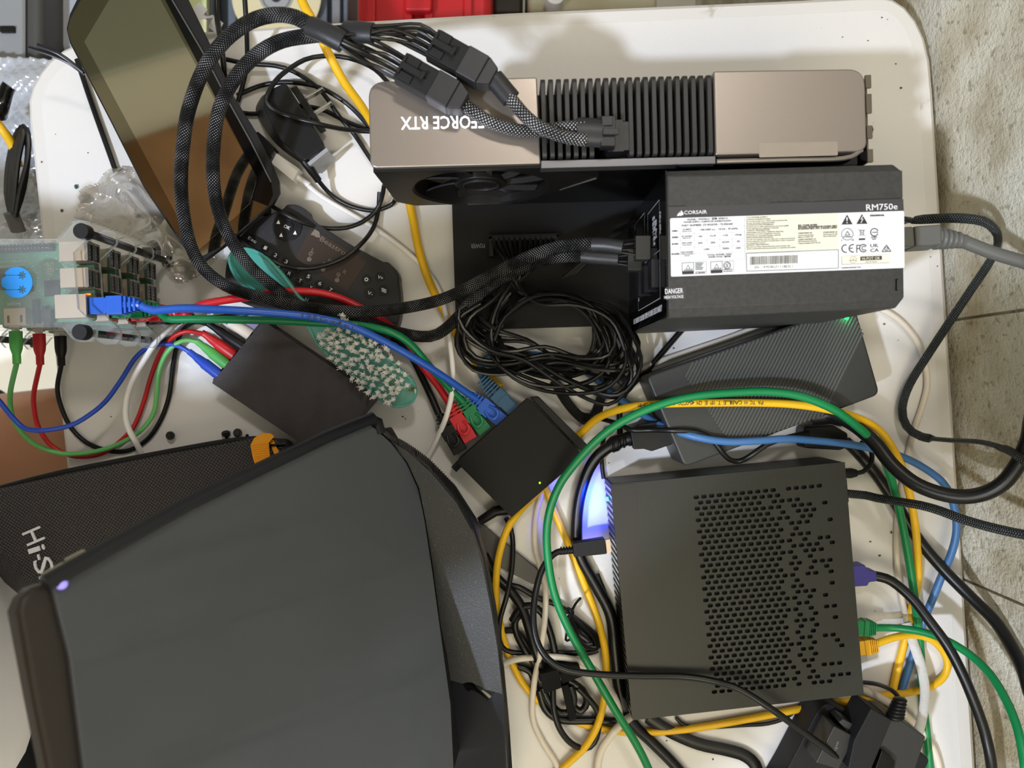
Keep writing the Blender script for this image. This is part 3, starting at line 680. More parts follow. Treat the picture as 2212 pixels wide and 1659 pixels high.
def sleeve_cable(label, path, shrink, plug, plugend, zc, inner, seed):
    c0 = P(*shrink[0]); t = thing('power_cable', P(path[3][0], path[3][1], 0), label, 'cable', 'sleeved power cables looping from the power supply to the graphics card')
    m = MB(); m.tube(spline(pp(path), .005), .0046, n=16); m.build('sleeve', M_slv, t)
    m = MB(); pts = spline(pp(shrink), .004); n = len(pts); m.tube(pts, [.0056 if abs(i/(n-1)-.5) > .06 else .0060 for i in range(n)], n=14, flat=(1.15, .85)); m.build('heat_shrink', M_shrink, t)
    m = MB(); pts = spline(pp(inner), .004); m.tube(pts, .0046, n=14, flat=(1.1, .9)); m.build('heat_shrink', M_shrink, t)
    M, L, W = eight_pin(t, plug, plugend, 62, .0118, False, zc)
    random.seed(seed); e = Vector(pp(shrink)[-1]); pv = Vector(pp(shrink)[-2]); dr = (e-pv).normalized()
    for i in range(8):
        fy = (i % 4-1.5)/1.5; fz = (i//4-.5)*2; q = M @ Vector((0, fy*W*.36, fz*.0028)); back = M @ Vector((-.012, fy*W*.38, fz*.003))
        s0 = e-dr*.002+Vector((0, 0, fz*.0022))+dr.cross(Vector((0, 0, 1)))*(-fy*.0032)
        mid = (s0*.55+back*.45)+Vector((random.uniform(-.002, .002), random.uniform(-.003, .003), random.uniform(-.0005, .003)))
        g = MB(); g.tube(spline([s0, mid, back, q], .005), .00105, n=7); g.build('wire', M_wire, t)
    # power-supply end
    e2 = Vector(pp(inner)[-1]); X = .0905; zz = e2.z
    for i in range(5):
        g = MB(); g.tube(spline([e2+Vector((-.002, (i-2)*.0016, 0)), e2+Vector((.006, (i-2)*.0022, (i % 2)*.003)), Vector((X-.006, e2.y+(i-2)*.0028, zz))], .004), .001, n=6); g.build('wire', M_wire, t)
    g = MB(); g.box((X-.0035, e2.y-.001, zz), (.010, .016, .010)); g.build('plug', mat('plug_olive', (42, 41, 36), .5), t, bevel=.0006)
    return t
sleeve_cable('sleeved black cable forming the wider outer loop over the glass tablet', 
    [(676, 58, .176), (640, 38, .172), (595, 32, .166), (540, 47, .158), (485, 88, .148), (440, 150, .138), (408, 235, .128), (396, 310, .120), (391, 390, .110), (396, 460, .095), (412, 530, .078), (440, 580, .062), (490, 618, .052), (560, 642, .048), (640, 660, .046), (720, 671, .044), (800, 673, .044), (880, 664, .044), (950, 648, .046), (1010, 622, .050), (1070, 590, .060), (1140, 556, .086), (1200, 536, .104), (1250, 528, .116), (1286, 528, .121)],
    [(668, 57, .176), (700, 70, .178), (742, 92, .178)], (866, 148), (938, 188), .166, [(1280, 528, .121), (1312, 529, .124), (1345, 534, .126)], 1)
sleeve_cable('sleeved black cable forming the narrower inner loop beside the wall adapter',
    [(758, 70, .168), (720, 72, .164), (680, 76, .158), (610, 88, .150), (555, 118, .140), (508, 168, .130), (474, 235, .120), (462, 310, .110), (461, 390, .100), (472, 455, .086), (497, 515, .070), (540, 575, .056), (590, 618, .050), (650, 662, .036), (720, 686, .034), (790, 698, .033), (860, 718, .033), (910, 727, .033), (945, 722, .034), (980, 695, .036), (1015, 655, .040), (1060, 615, .050), (1120, 583, .062), (1180, 560, .076), (1230, 553, .084), (1262, 553, .088)],
    [(745, 68, .170), (775, 70, .174), (806, 72, .176)], (934, 98), (1002, 136), .168, [(1256, 553, .088), (1290, 556, .090), (1335, 559, .092)], 2)
def adapter():
    t = thing('power_adapter_cable', P(1200, 285, .154), 'short two-into-one braided adapter cable plugged into the top of the graphics card', 'cable')
    eight_pin(t, (936, 187), (1005, 226), 66, .0135, True, .166); eight_pin(t, (1000, 135), (1067, 173), 66, .0135, True, .168)
    m = MB(); m.tube(spline(pp([(1004, 226, .164), (1030, 247, .163), (1060, 264, .162), (1100, 278, .161), (1150, 284, .161), (1200, 278, .162), (1262, 272, .162)])), .0040, n=14); m.build('sleeve', M_slv2, t)
    m = MB(); m.tube(spline(pp([(1100, 208, .170), (1125, 240, .171), (1155, 268, .170), (1195, 288, .169), (1230, 298, .166), (1262, 302, .163)])), .0040, n=14); m.build('sleeve', M_slv2, t)
    m = MB(); m.tube(pp([(1066, 168, .169), (1104, 214, .170)]), .0052, n=14, flat=(1.2, .8)); m.build('heat_shrink', M_shrink, t)
    m = MB(); m.tube(pp([(1246, 285, .1615), (1258, 285, .1615), (1300, 288, .161)]), [.0088, .0092, .0090], n=16, flat=(1, .55)); m.build('tape', M_shrink, t)
    M = frame((1296, 288, .160), (1330, 288, .160)); m = MB(); m.box((.0045, 0, 0), (.009, .0185, .0095), M); m.box((.004, .006, .0052), (.007, .006, .001), M); m.box((.006, -.001, .006), (.010, .004, .002), M); m.build('plug', M_chip, t, bevel=.0004)
adapter()
# ================= plane helper: camera ray meets a plane through three lifted pixels
class Plane:
    def __init__(s, a, b, c):
        s.p = P(*a); s.n = (P(*b)-P(*a)).cross(P(*c)-P(*a)).normalized()
        if s.n.z < 0: s.n = -s.n
    def at(s, px, py, up=0.0):
        o = Vector((0, 0, TZ+CH)); d = P(px, py, 0)-o; return o+d*((s.p-o).dot(s.n)/d.dot(s.n))+s.n*up
def sheet(m, pts3, down, mi=0):
    """slab between a planar polygon and the same moved by vector down"""
    n = len(pts3); a = Vector((0, 0, 0))
    for i in range(n): a += Vector(pts3[i]).cross(Vector(pts3[(i+1) % n]))
    if a.dot(down) > 0: pts3 = pts3[::-1]
    vs = [tuple(p) for p in pts3]+[tuple(Vector(p)+down) for p in pts3]
    m.add(vs, [list(range(n)), list(range(n, 2*n))[::-1]]+[((i+1) % n, i, n+i, n+(i+1) % n) for i in range(n)], None, mi); return m

# ================= glass tablet leaning on the left
def tablet():
    pl = Plane((600, 400, .036), (420, 560, .043), (395, -10, .052))
    t = thing('tablet', P(400, 300, 0), 'large black-framed tablet with mirror-like glass tilted at the table corner', 'tablet')
    out = [(195, -62), (150, 30), (143, 62), (150, 92), (238, 262), (310, 405), (418, 566), (432, 570), (500, 520), (590, 440), (604, 415), (603, 392), (592, 362), (557, 291), (501, 202), (456, 101), (407, 0), (378, -62)]
    m = MB(); sheet(m, [pl.at(*q) for q in out], -pl.n*.007); m.build('body', M_black, t, bevel=.0008)
    M_mirror = mat('mirror_glass', (214, 210, 196), .035, 1.0); M_mirror2 = mat('mirror_glass_border', (160, 154, 138), .04, 1.0)
    g = [(203, -50), (152, 42), (147, 66), (154, 92), (240, 258), (313, 402), (421, 561), (480, 532), (578, 446), (590, 420), (586, 394), (543, 308), (492, 216), (443, 121), (372, 0), (345, -50)]
    m = MB(); sheet(m, [pl.at(*q, .0005) for q in g], -pl.n*.0004); m.build('glass_border', M_mirror2, t, smooth=False)
    g = [(255, -30), (183, 91), (425, 545), (540, 440), (556, 385), (331, -30)]
    m = MB(); sheet(m, [pl.at(*q, .0008) for q in g], -pl.n*.0002); m.build('screen', M_mirror, t, smooth=False)
    g = [(331, -50), (556, 385), (545, 432), (578, 446), (590, 420), (586, 394), (543, 308), (492, 216), (443, 121), (372, 0), (345, -50)]
    m = MB(); sheet(m, [pl.at(*q, .0010) for q in g], -pl.n*.0004); m.build('bezel', M_gloss, t, smooth=False)
    m = MB(); m.tube([pl.at(*q, .0010) for q in [(345, -50), (372, 0), (443, 121), (492, 216), (543, 308), (586, 394)]], .0006, n=6); m.build('bezel_ridge', M_gun, t)
    # fold-out support resting on the table
    for q in ((480, 400), (330, 200)):
        m = MB(); p = pl.at(*q); h = p.z-TZ-.012; m.box((p.x, p.y, TZ+h/2), (.05, .03, h)); m.build('rear_stand', M_blackm, t)
    return pl
TP = tablet()
o = cable('black_strip', M_black, [(166, 128, .003), (200, 230, .003), (243, 350, .003), (250, 372, .003)], .0030, 'straight black strip on the table beside the tablet', 'strip', flat=(.7, .5))  # thin dark line beside the tablet, drawn as a flat strip
for i, pts in enumerate((((62, 103, .05), (110, 118, .048), (150, 136, .045), (182, 160, .040)), ((80, 97, .052), (125, 115, .050), (160, 140, .045), (180, 156, .042)))):
    cable('cable_tie_tail', M_ties, pts, .0016, ['longer thin black cable tie tail sticking out past the table corner', 'shorter thin black cable tie tail, upper one of the pair'][i], 'cable tie', flat=(1, .5))

# ================= wall adapter
def wall_adapter():
    t = thing('wall_adapter', P(640, 270, 0), 'black wall charger with two metal prongs lying beside the tablet', 'charger')
    z = .034; top = rounded(poly([(580, 196), (617, 178), (702, 314), (659, 348), (600, 300), (567, 224)], z), [.003, .002, .002, .002, .02, .01], 5)
    low = rounded(poly([(566, 208), (618, 184), (706, 322), (660, 360), (590, 312), (548, 238)], 0.0), [.003, .002, .002, .002, .02, .01], 5)
    m = MB(); m.prism(low, TZ+.0008, TZ+z, top=top); m.build('case', M_black, t, bevel=.0012)
    m = MB(); m.prism(poly([(628, 192), (642, 187), (690, 262), (678, 268)], z-.004), TZ+.006, TZ+z-.002); m.build('prong_plate', M_black, t, bevel=.0008)
    for a, b in (((660, 214), (699, 192)), ((678, 246), (717, 222))):
        M = frame((a[0], a[1], .022), (b[0], b[1], .022)); L = (P(b[0], b[1], .022)-P(a[0], a[1], .022)).length
        m = MB(); m.box((L/2, 0, 0), (L, .0016, .0062), M); m.build('prong', M_silver, t, bevel=.0003)
    a, b = P(703, 317, z-.003), P(662, 350, z-.003); d = (b-a).normalized(); n_ = Vector((-d.y, d.x, 0)); n_ = n_ if n_.y < 0 else -n_
    m = MB(); m.prism([tuple((v)[:2]) for v in (a+n_*.0005, b+n_*.0005, b+n_*.0035, a+n_*.0035)], TZ+.004, TZ+z-.004); m.build('end_label', mat('label_grey', (150, 152, 156), .4), t)
    m = MB(); m.tube(spline(pp([(658, 348, .026), (668, 362, .024), (688, 390, .016)])), [.0036, .0037, .0034, .0034, .003, .003, .0026, .0026, .0022, .0022, .002, .002, .002, .002][:len(spline(pp([(658, 348, .026), (668, 362, .024), (688, 390, .016)])))], n=12)
    for k in range(6):
        p = P(664+k*4.2, 357+k*5.6, .0245-k*.0013); m.ball(tuple(p), .0036-k*.0002, n=10, m=6, sc=(1, 1, .9))
    m.build('strain_relief', M_rubber, t)
    m = MB(); m.tube(spline(pp([(686, 387, .017), (700, 405, .010), (722, 426, .004), (760, 446, .003), (805, 455, .003), (836, 447, .004), (850, 438, .005), (856, 425, .010)])), .0019, n=10); m.build('cord', M_wire, t)
wall_adapter()
# thin black cords around it
cable('thin_cable', M_wire, [(467, -30, .02), (469, 38, .02), (477, 89, .03), (483, 140, .03), (486, 170, .02), (500, 215, .012)], .0022, 'thin black cord running down beside the tablet frame from the top edge', z=.02)
cable('thin_cable', M_wire, [(527, -30, .045), (532, 51, .036), (534, 101, .024), (533, 142, .014), (526, 177, .006), (514, 220, .004)], .0019, 'thin black cord hanging down between the tablet and the sleeved loops')
cable('thin_cable', M_wire, [(478, 126, .012), (532, 137, .010), (595, 142, .008), (633, 154, .006), (671, 177, .008), (699, 203, .010), (734, 253, .008), (765, 290, .004), (790, 328, .004), (806, 352, .004)], .0019, 'thin black cord crossing from the tablet to the card, lowest on the table')
cable('thin_cable', M_wire, [(512, 206, .004), (557, 187, .004), (595, 179, .006), (633, 178, .008), (684, 187, .009), (722, 205, .009), (760, 233, .006), (797, 273, .005), (812, 290, .005)], .0019, 'thin black cord arching behind the wall charger')
cable('thin_cable', M_wire, [(840, 180, .02), (810, 150, .016), (772, 131, .014), (734, 122, .014), (696, 121, .015), (658, 129, .018), (620, 152, .024), (595, 175, .032), (578, 205, .0385), (576, 222, .0385), (600, 243, .037), (640, 256, .037), (684, 267, .036), (734, 278, .024), (780, 283, .014), (812, 284, .012)], .0019, 'thin black cord looping over the top of the wall charger')
cable('thin_cable', M_wire, [(522, 244, .003), (557, 246, .003), (600, 232, .003), (640, 228, .003), (676, 232, .004), (704, 240, .004), (747, 262, .004), (785, 277, .004), (812, 286, .006)], .0019, 'thin black cord passing under the wall charger prongs')
cable('thin_cable', M_wire, [(570, 434, .012), (580, 440, .016), (608, 458, .026), (646, 478, .025), (696, 492, .014), (747, 492, .010), (785, 478, .008), (812, 455, .008), (824, 430, .012), (830, 400, .02)], .0019, 'thin black cord from under the tablet curling over the top of the handheld keyboard')
cable('thin_cable', M_wire, [(495, 497, .024), (515, 515, .030), (534, 530, .033), (563, 549, .034), (603, 570, .034), (646, 580, .025), (696, 575, .0245), (747, 554, .0245), (785, 522, .020), (808, 489, .008), (817, 455, .005), (820, 415, .010)], .0019, 'thin black cord sagging across the handheld keyboard and brush handle')
# yellow network cable from the top edge
cable('network_cable', M_yellow, [(640, -40, .06), (655, 8, .062), (676, 45, .066), (695, 85, .066), (717, 130, .060), (745, 180, .050), (780, 228, .035), (815, 285, .015), (850, 350, .006), (880, 425, .005), (893, 480, .005), (906, 545, .005), (928, 610, .005), (955, 665, .005), (990, 730, .005), (1030, 785, .005), (1062, 818, .006), (1082, 838, .010)], .0034, 'yellow network cable running from the top edge under the graphics card', 'network cable', n=12)

# ================= white usb cable
def usb_cable():
    t = thing('usb_cable', P(620, 370, 0), 'white USB cable whose flat plug sits beside the black wall charger', 'cable')
    z = .014; m = MB(); m.prism(rounded(poly([(597, 330), (647, 364), (632, 391), (585, 352)], z), .001), TZ+.002, TZ+z); m.build('plug_body', M_wcab, t, bevel=.0008)
    m = MB(); m.prism(poly([(594, 327), (600, 333), (590, 350), (582, 343)], z-.003), TZ+.005, TZ+z-.003); m.build('metal_tip', M_silver, t)
    m = MB(); m.tube(spline(pp([(636, 376, .008), (650, 388, .0065), (668, 400, .005)])), .0028, n=10); m.build('strain_relief', M_wcab, t)
    m = MB(); m.tube(spline(pp([(660, 396, .005), (700, 428, .003), (760, 463, .0028), (820, 500, .0028), (880, 545, .0028), (925, 590, .0028), (950, 630, .003), (963, 680, .010), (972, 740, .020), (978, 800, .024), (976, 850, .024), (964, 900, .022), (945, 945, .014), (925, 985, .006), (905, 1020, .004), (880, 1060, .004)])), .0022, n=10); m.build('cord', M_wcab, t)
usb_cable()
m = MB(); m.prism(poly([(556, 283), (571, 296), (593, 319), (583, 336), (548, 318), (540, 300)], .016), TZ+.003, TZ+.016); tag(m.build('usb_adapter', M_black, bevel=.0008), 'small black USB socket block under the tablet edge, holding the white plug', 'adapter')

# ================= handheld keyboard
def keyboard():
    t = thing('handheld_keyboard', P(680, 590, 0), 'black handheld keyboard remote with round arrow pad and brown touchpad', 'keyboard')
    z = .0185
    out = [(483, 600), (487, 562), (510, 515), (560, 470), (612, 449), (618, 440), (640, 439), (662, 452), (664, 463), (690, 486), (760, 529), (830, 566), (838, 565), (856, 582), (862, 598), (861, 606), (866, 640), (863, 690), (850, 722), (825, 745), (790, 742), (700, 700), (640, 672), (560, 668), (510, 650), (488, 625)]
    pl = rounded(poly(out, z), .006, 3)
    inn = [tuple(Vector(p)*.985+Vector(XY(675, 590, z))*.015) for p in pl]
    m = MB(); m.prism(pl, TZ+.001, TZ+z-.003); m.prism(pl, TZ+z-.003, TZ+z, top=inn); m.build('case', M_kb, t, bevel=.0006)
    m = MB(); m.prism(rounded(poly([(672, 493), (793, 565), (750, 629), (638, 558)], z), .002), TZ+z, TZ+z+.0004); tp = m.build('touchpad', M_pad, t, smooth=False)
    zz = z+.0005; g = MB(); g.text('Beastro', (690, 519), (744, 552), 11, zz); g.text('L', (672, 543), (678, 546), 8, zz); g.text('R', (740, 590), (746, 593), 9, zz); g.text('M', (708, 565), (716, 569), 8, zz)
    for x, y in ((668, 560), (698, 582), (728, 605)):
        p = P(x, y, zz); g.cyl((p.x, p.y, p.z), .0018, .0001, n=14); a = P(x+3, y-12, zz); g.ring((a.x, a.y, a.z), .0010, .0016, .0001, n=14); g.tube([p, a], .0005, n=4)
    g.prism(poly([(671, 507), (680, 495), (690, 501), (692, 514), (682, 512), (679, 509)], zz), TZ+zz, TZ+zz+.0001)
    g.build('touchpad_print', mat('print_bronze', (118, 108, 98), .5), tp, smooth=False)
    p = P(621, 490, z); m = MB(); m.ring((p.x, p.y, p.z+.0004), .0052, .0118, .0012, n=32); dp = m.build('direction_pad', M_key, t, bevel=.0002)
    m = MB(); m.cyl((p.x, p.y, p.z+.0003), .0048, .0014, n=24); ok = m.build('ok_button', M_key, t, bevel=.0002)
    g = MB(); g.text('OK', (612, 491), (625, 497), 7.5, z+.0011); g.build('letters', M_white, ok, smooth=False)
    g = MB(); zz = z+.0011
    for x, y in ((601, 480), (637, 503), (607, 508), (631, 472)): g.prism(poly([(x-4, y+3), (x+4, y+4), (x+1, y-5)], zz), TZ+zz, TZ+zz+.0001)
    g.build('arrows', M_white, dp, smooth=False)
    for s, x, y in (('⌂', 792, 604), ('V+', 821, 599), ('V-', 799, 633), ('▤', 828, 628)):
        p = P(x, y, z); m = MB(); m.cyl((p.x, p.y, p.z+.0003), .0041, .0012, n=22); k = m.build('button', M_key, t, bevel=.0002)
        g = MB()
        if s == '⌂': g.ring((p.x, p.y, p.z+.0010), .0010, .0017, .0001, n=5)
        elif s == '▤':
            for q in (-1, 0, 1): g.text('-', (x-5, y+1+q*3), (x+5, y+5+q*3), 12, z+.0010)
        else: g.text(s, (x-6, y+2), (x+5, y+6), 7.5, z+.0010)
        g.build('letters', M_white, k, smooth=False)
    keys = [('Esc', 545, 516), ('1', 572, 537), ('2', 594, 553), ('3', 617, 567), ('4', 643, 583), ('5', 665, 599), ('6', 690, 614), ('7', 713, 628), ('TAB', 531, 529), ('Q', 556, 548), ('W', 578, 562), ('E', 601, 577), ('R', 624, 593), ('T', 647, 608), ('Y', 670, 623), ('U', 692, 638), ('A', 549, 574), ('S', 571, 589), ('D', 594, 604), ('F', 616, 619), ('G', 638, 634), ('H', 661, 649), ('Z', 545, 598), ('X', 567, 613), ('C', 589, 628)]
    for s, x, y in keys:
        p = P(x, y, z); m = MB(); m.cyl((p.x, p.y, p.z+.0003), .0033, .0011, n=18); k = m.build('key', M_key, t, bevel=.0002)
        w_ = 3.4*len(s) if len(s) > 1 else 3.4; g = MB(); g.text(s, (x-w_, y), (x+w_*.7, y+3.2 if len(s) == 1 else y+w_*.9), 8 if len(s) == 1 else 7, z+.0009); g.build('letters', M_white, k, smooth=False)
    m = MB()
    for x, y in ((556, 508), (578, 521), (591, 534)): p = P(x+14, y-3, z); m.cyl((p.x, p.y, p.z+.0001), .0011, .0003, n=12)
    m.build('indicator', M_fin, t)
keyboard()

# ================= scrubbing brush
def brush():
    t = thing('scrubbing_brush', P(760, 760, .02), 'translucent teal scrubbing brush with white bristles lying face up', 'brush')
    # body lifted: handle over keyboard, head against the black box
    pl = Plane((510, 575, .030), (880, 860, .036), (700, 690, .036))
    out = [(497, 566), (500, 548), (522, 538), (548, 541), (580, 560), (612, 595), (638, 630), (662, 656), (700, 675), (745, 695), (800, 740), (850, 786), (888, 820), (898, 845), (893, 866), (872, 876), (850, 877), (822, 862), (770, 815), (725, 778), (690, 748), (672, 715), (655, 688), (620, 660), (570, 642), (530, 618), (508, 595)]
    pts = [tuple(v) for v in spline([pl.at(*q) for q in out], .006, closed=True)]
    c = pl.at(700, 700); inn = [tuple(Vector(p)*.97+c*.03-pl.n*.003) for p in pts]
    m = MB(); sheet(m, [Vector(p) for p in pts], -pl.n*.005); m.build('handle', M_brush, t, bevel=.0012)
    m = MB(); m.tube(spline([pl.at(*q, .0006) for q in out], .006, closed=True)+[pl.at(*out[0], .0006)], .0013, n=8); m.build('rim', M_brush, t)
    random.seed(5); proto = None; cnt = 0
    ax = (Vector((860, 848))-Vector((722, 708))); axn = ax.normalized(); pe = Vector((-axn.y, axn.x))
    for i in range(14):
        for j in range(7):
            u = i/13; v = (j+.5*(i % 2))/6.5-.5
            w_ = (1.0 if u < .8 else 1-(u-.8)*1.6)*(.72+.28*min(1, u*4))
            a = Vector((722, 708))+ax*u+pe*v*w_*92; x, y = a.x+random.uniform(-2, 2), a.y+random.uniform(-2, 2)
            base = pl.at(x, y, .0)
            if proto is None:
                g = MB(); g.tube([(0, 0, 0), (0, 0, .007), (0, 0, .0115)], [.0010, .0017, .0010], n=8)
                for k in range(22):
                    an = random.uniform(0, 2*pi); r = random.uniform(.0004, .0023)*(1 if k % 5 else 1.4); g.tube([(.0006*cos(an), .0006*sin(an), .006), (r*.5*cos(an), r*.5*sin(an), .010), (r*cos(an), r*sin(an), .0120+random.uniform(0, .002))], [.0005, .0004, .00022], n=4)
                o = g.build('bristle_tuft', M_brist, None, org=(0, 0, 0)); proto = o
            else: o = proto.copy(); COL.objects.link(o)
            o.parent = t; o.location = base-origin_of(t); o.rotation_euler = (random.uniform(-.05, .22), random.uniform(-.22, .05), random.uniform(0, 6.28)); cnt += 1
    m = MB(); c = pl.at(893, 838, .002)
    for k in range(14): 
        e = c+Vector((random.uniform(-.004, .004), random.uniform(-.003, .003), random.uniform(0, .003))); m.tube([c, (c+e)/2+Vector((0, 0, .001)), e], .0003, n=4)
    m.build('brown_fluff', mat('fluff', (120, 92, 62), .8), t)
brush()

# ================= crumpled clear bag
def bag():
    from mathutils import noise
    out = [(150, 470), (165, 420), (180, 400), (205, 392), (232, 360), (255, 352), (290, 365), (310, 390), (330, 430), (360, 470), (400, 520), (440, 560), (462, 540), (470, 560), (430, 600), (380, 615), (345, 560), (300, 520), (250, 500), (195, 480)]
    pl = [Vector(XY(a, b, .01)) for a, b in out]
    def inside(p):
        c = False; n = len(pl)
        for i in range(n):
            a, b = pl[i], pl[i-1]
            if (a.y > p.y) != (b.y > p.y) and p.x < (b.x-a.x)*(p.y-a.y)/(b.y-a.y)+a.x: c = not c
        return c
    x0, x1 = min(p.x for p in pl), max(p.x for p in pl); y0, y1 = min(p.y for p in pl), max(p.y for p in pl); N = 90; st = (x1-x0)/N; M_ = int((y1-y0)/st)
    vs = []; idx = {}; fs = []
    def H(x, y, k):
        v = Vector((x*22, y*22, k*7.3)); c = noise.cell(v*1.0)*.5; d = noise.noise(v); e = abs(noise.noise(v*2.3+Vector((3, 1, 5))))
        f = abs(noise.noise(v*.8+Vector((9, 2, 1))))
        return .003+.026*max(0, .45-f)**1.1-.011*e*(1-f)+.0012*d
    for k in range(1):
        for i in range(N+1):
            for j in range(M_+1):
                p = Vector((x0+i*st, y0+j*st))
                if inside(p): idx[(k, i, j)] = len(vs); vs.append((p.x, p.y, TZ+max(.001, H(p.x, p.y, k))))
        for i in range(N):
            for j in range(M_):
                q = [(k, i, j), (k, i+1, j), (k, i+1, j+1), (k, i, j+1)]
                if all(a in idx for a in q): fs.append([idx[a] for a in q])
    m = bpy.data.materials.new('clear_film'); m.use_nodes = True; nt = m.node_tree; nt.nodes.remove(nt.nodes['Principled BSDF'])
    tr = nt.nodes.new('ShaderNodeBsdfTransparent'); tr.inputs[0].default_value = (.95, .94, .93, 1); gl = nt.nodes.new('ShaderNodeBsdfGlossy'); gl.inputs['Roughness'].default_value = .12; fr = nt.nodes.new('ShaderNodeLayerWeight'); fr.inputs[0].default_value = .5; mx = nt.nodes.new('ShaderNodeMixShader')
    mm = math_node(nt, 'ADD', math_node(nt, 'MULTIPLY', fr.outputs['Facing'], .75), .07)
    nt.links.new(mm, mx.inputs[0]); nt.links.new(tr.outputs[0], mx.inputs[1]); nt.links.new(gl.outputs[0], mx.inputs[2]); nt.links.new(mx.outputs[0], nt.nodes['Material Output'].inputs[0])
    b = MB(); b.add(vs, fs); o = b.build('plastic_bag', m, sharp=180)
    s = o.modifiers.new('solid', 'SOLIDIFY'); s.thickness = .00012
    tag(o, 'crumpled clear plastic bag lying between the tablet and the acrylic board stack', 'bag')
bag()

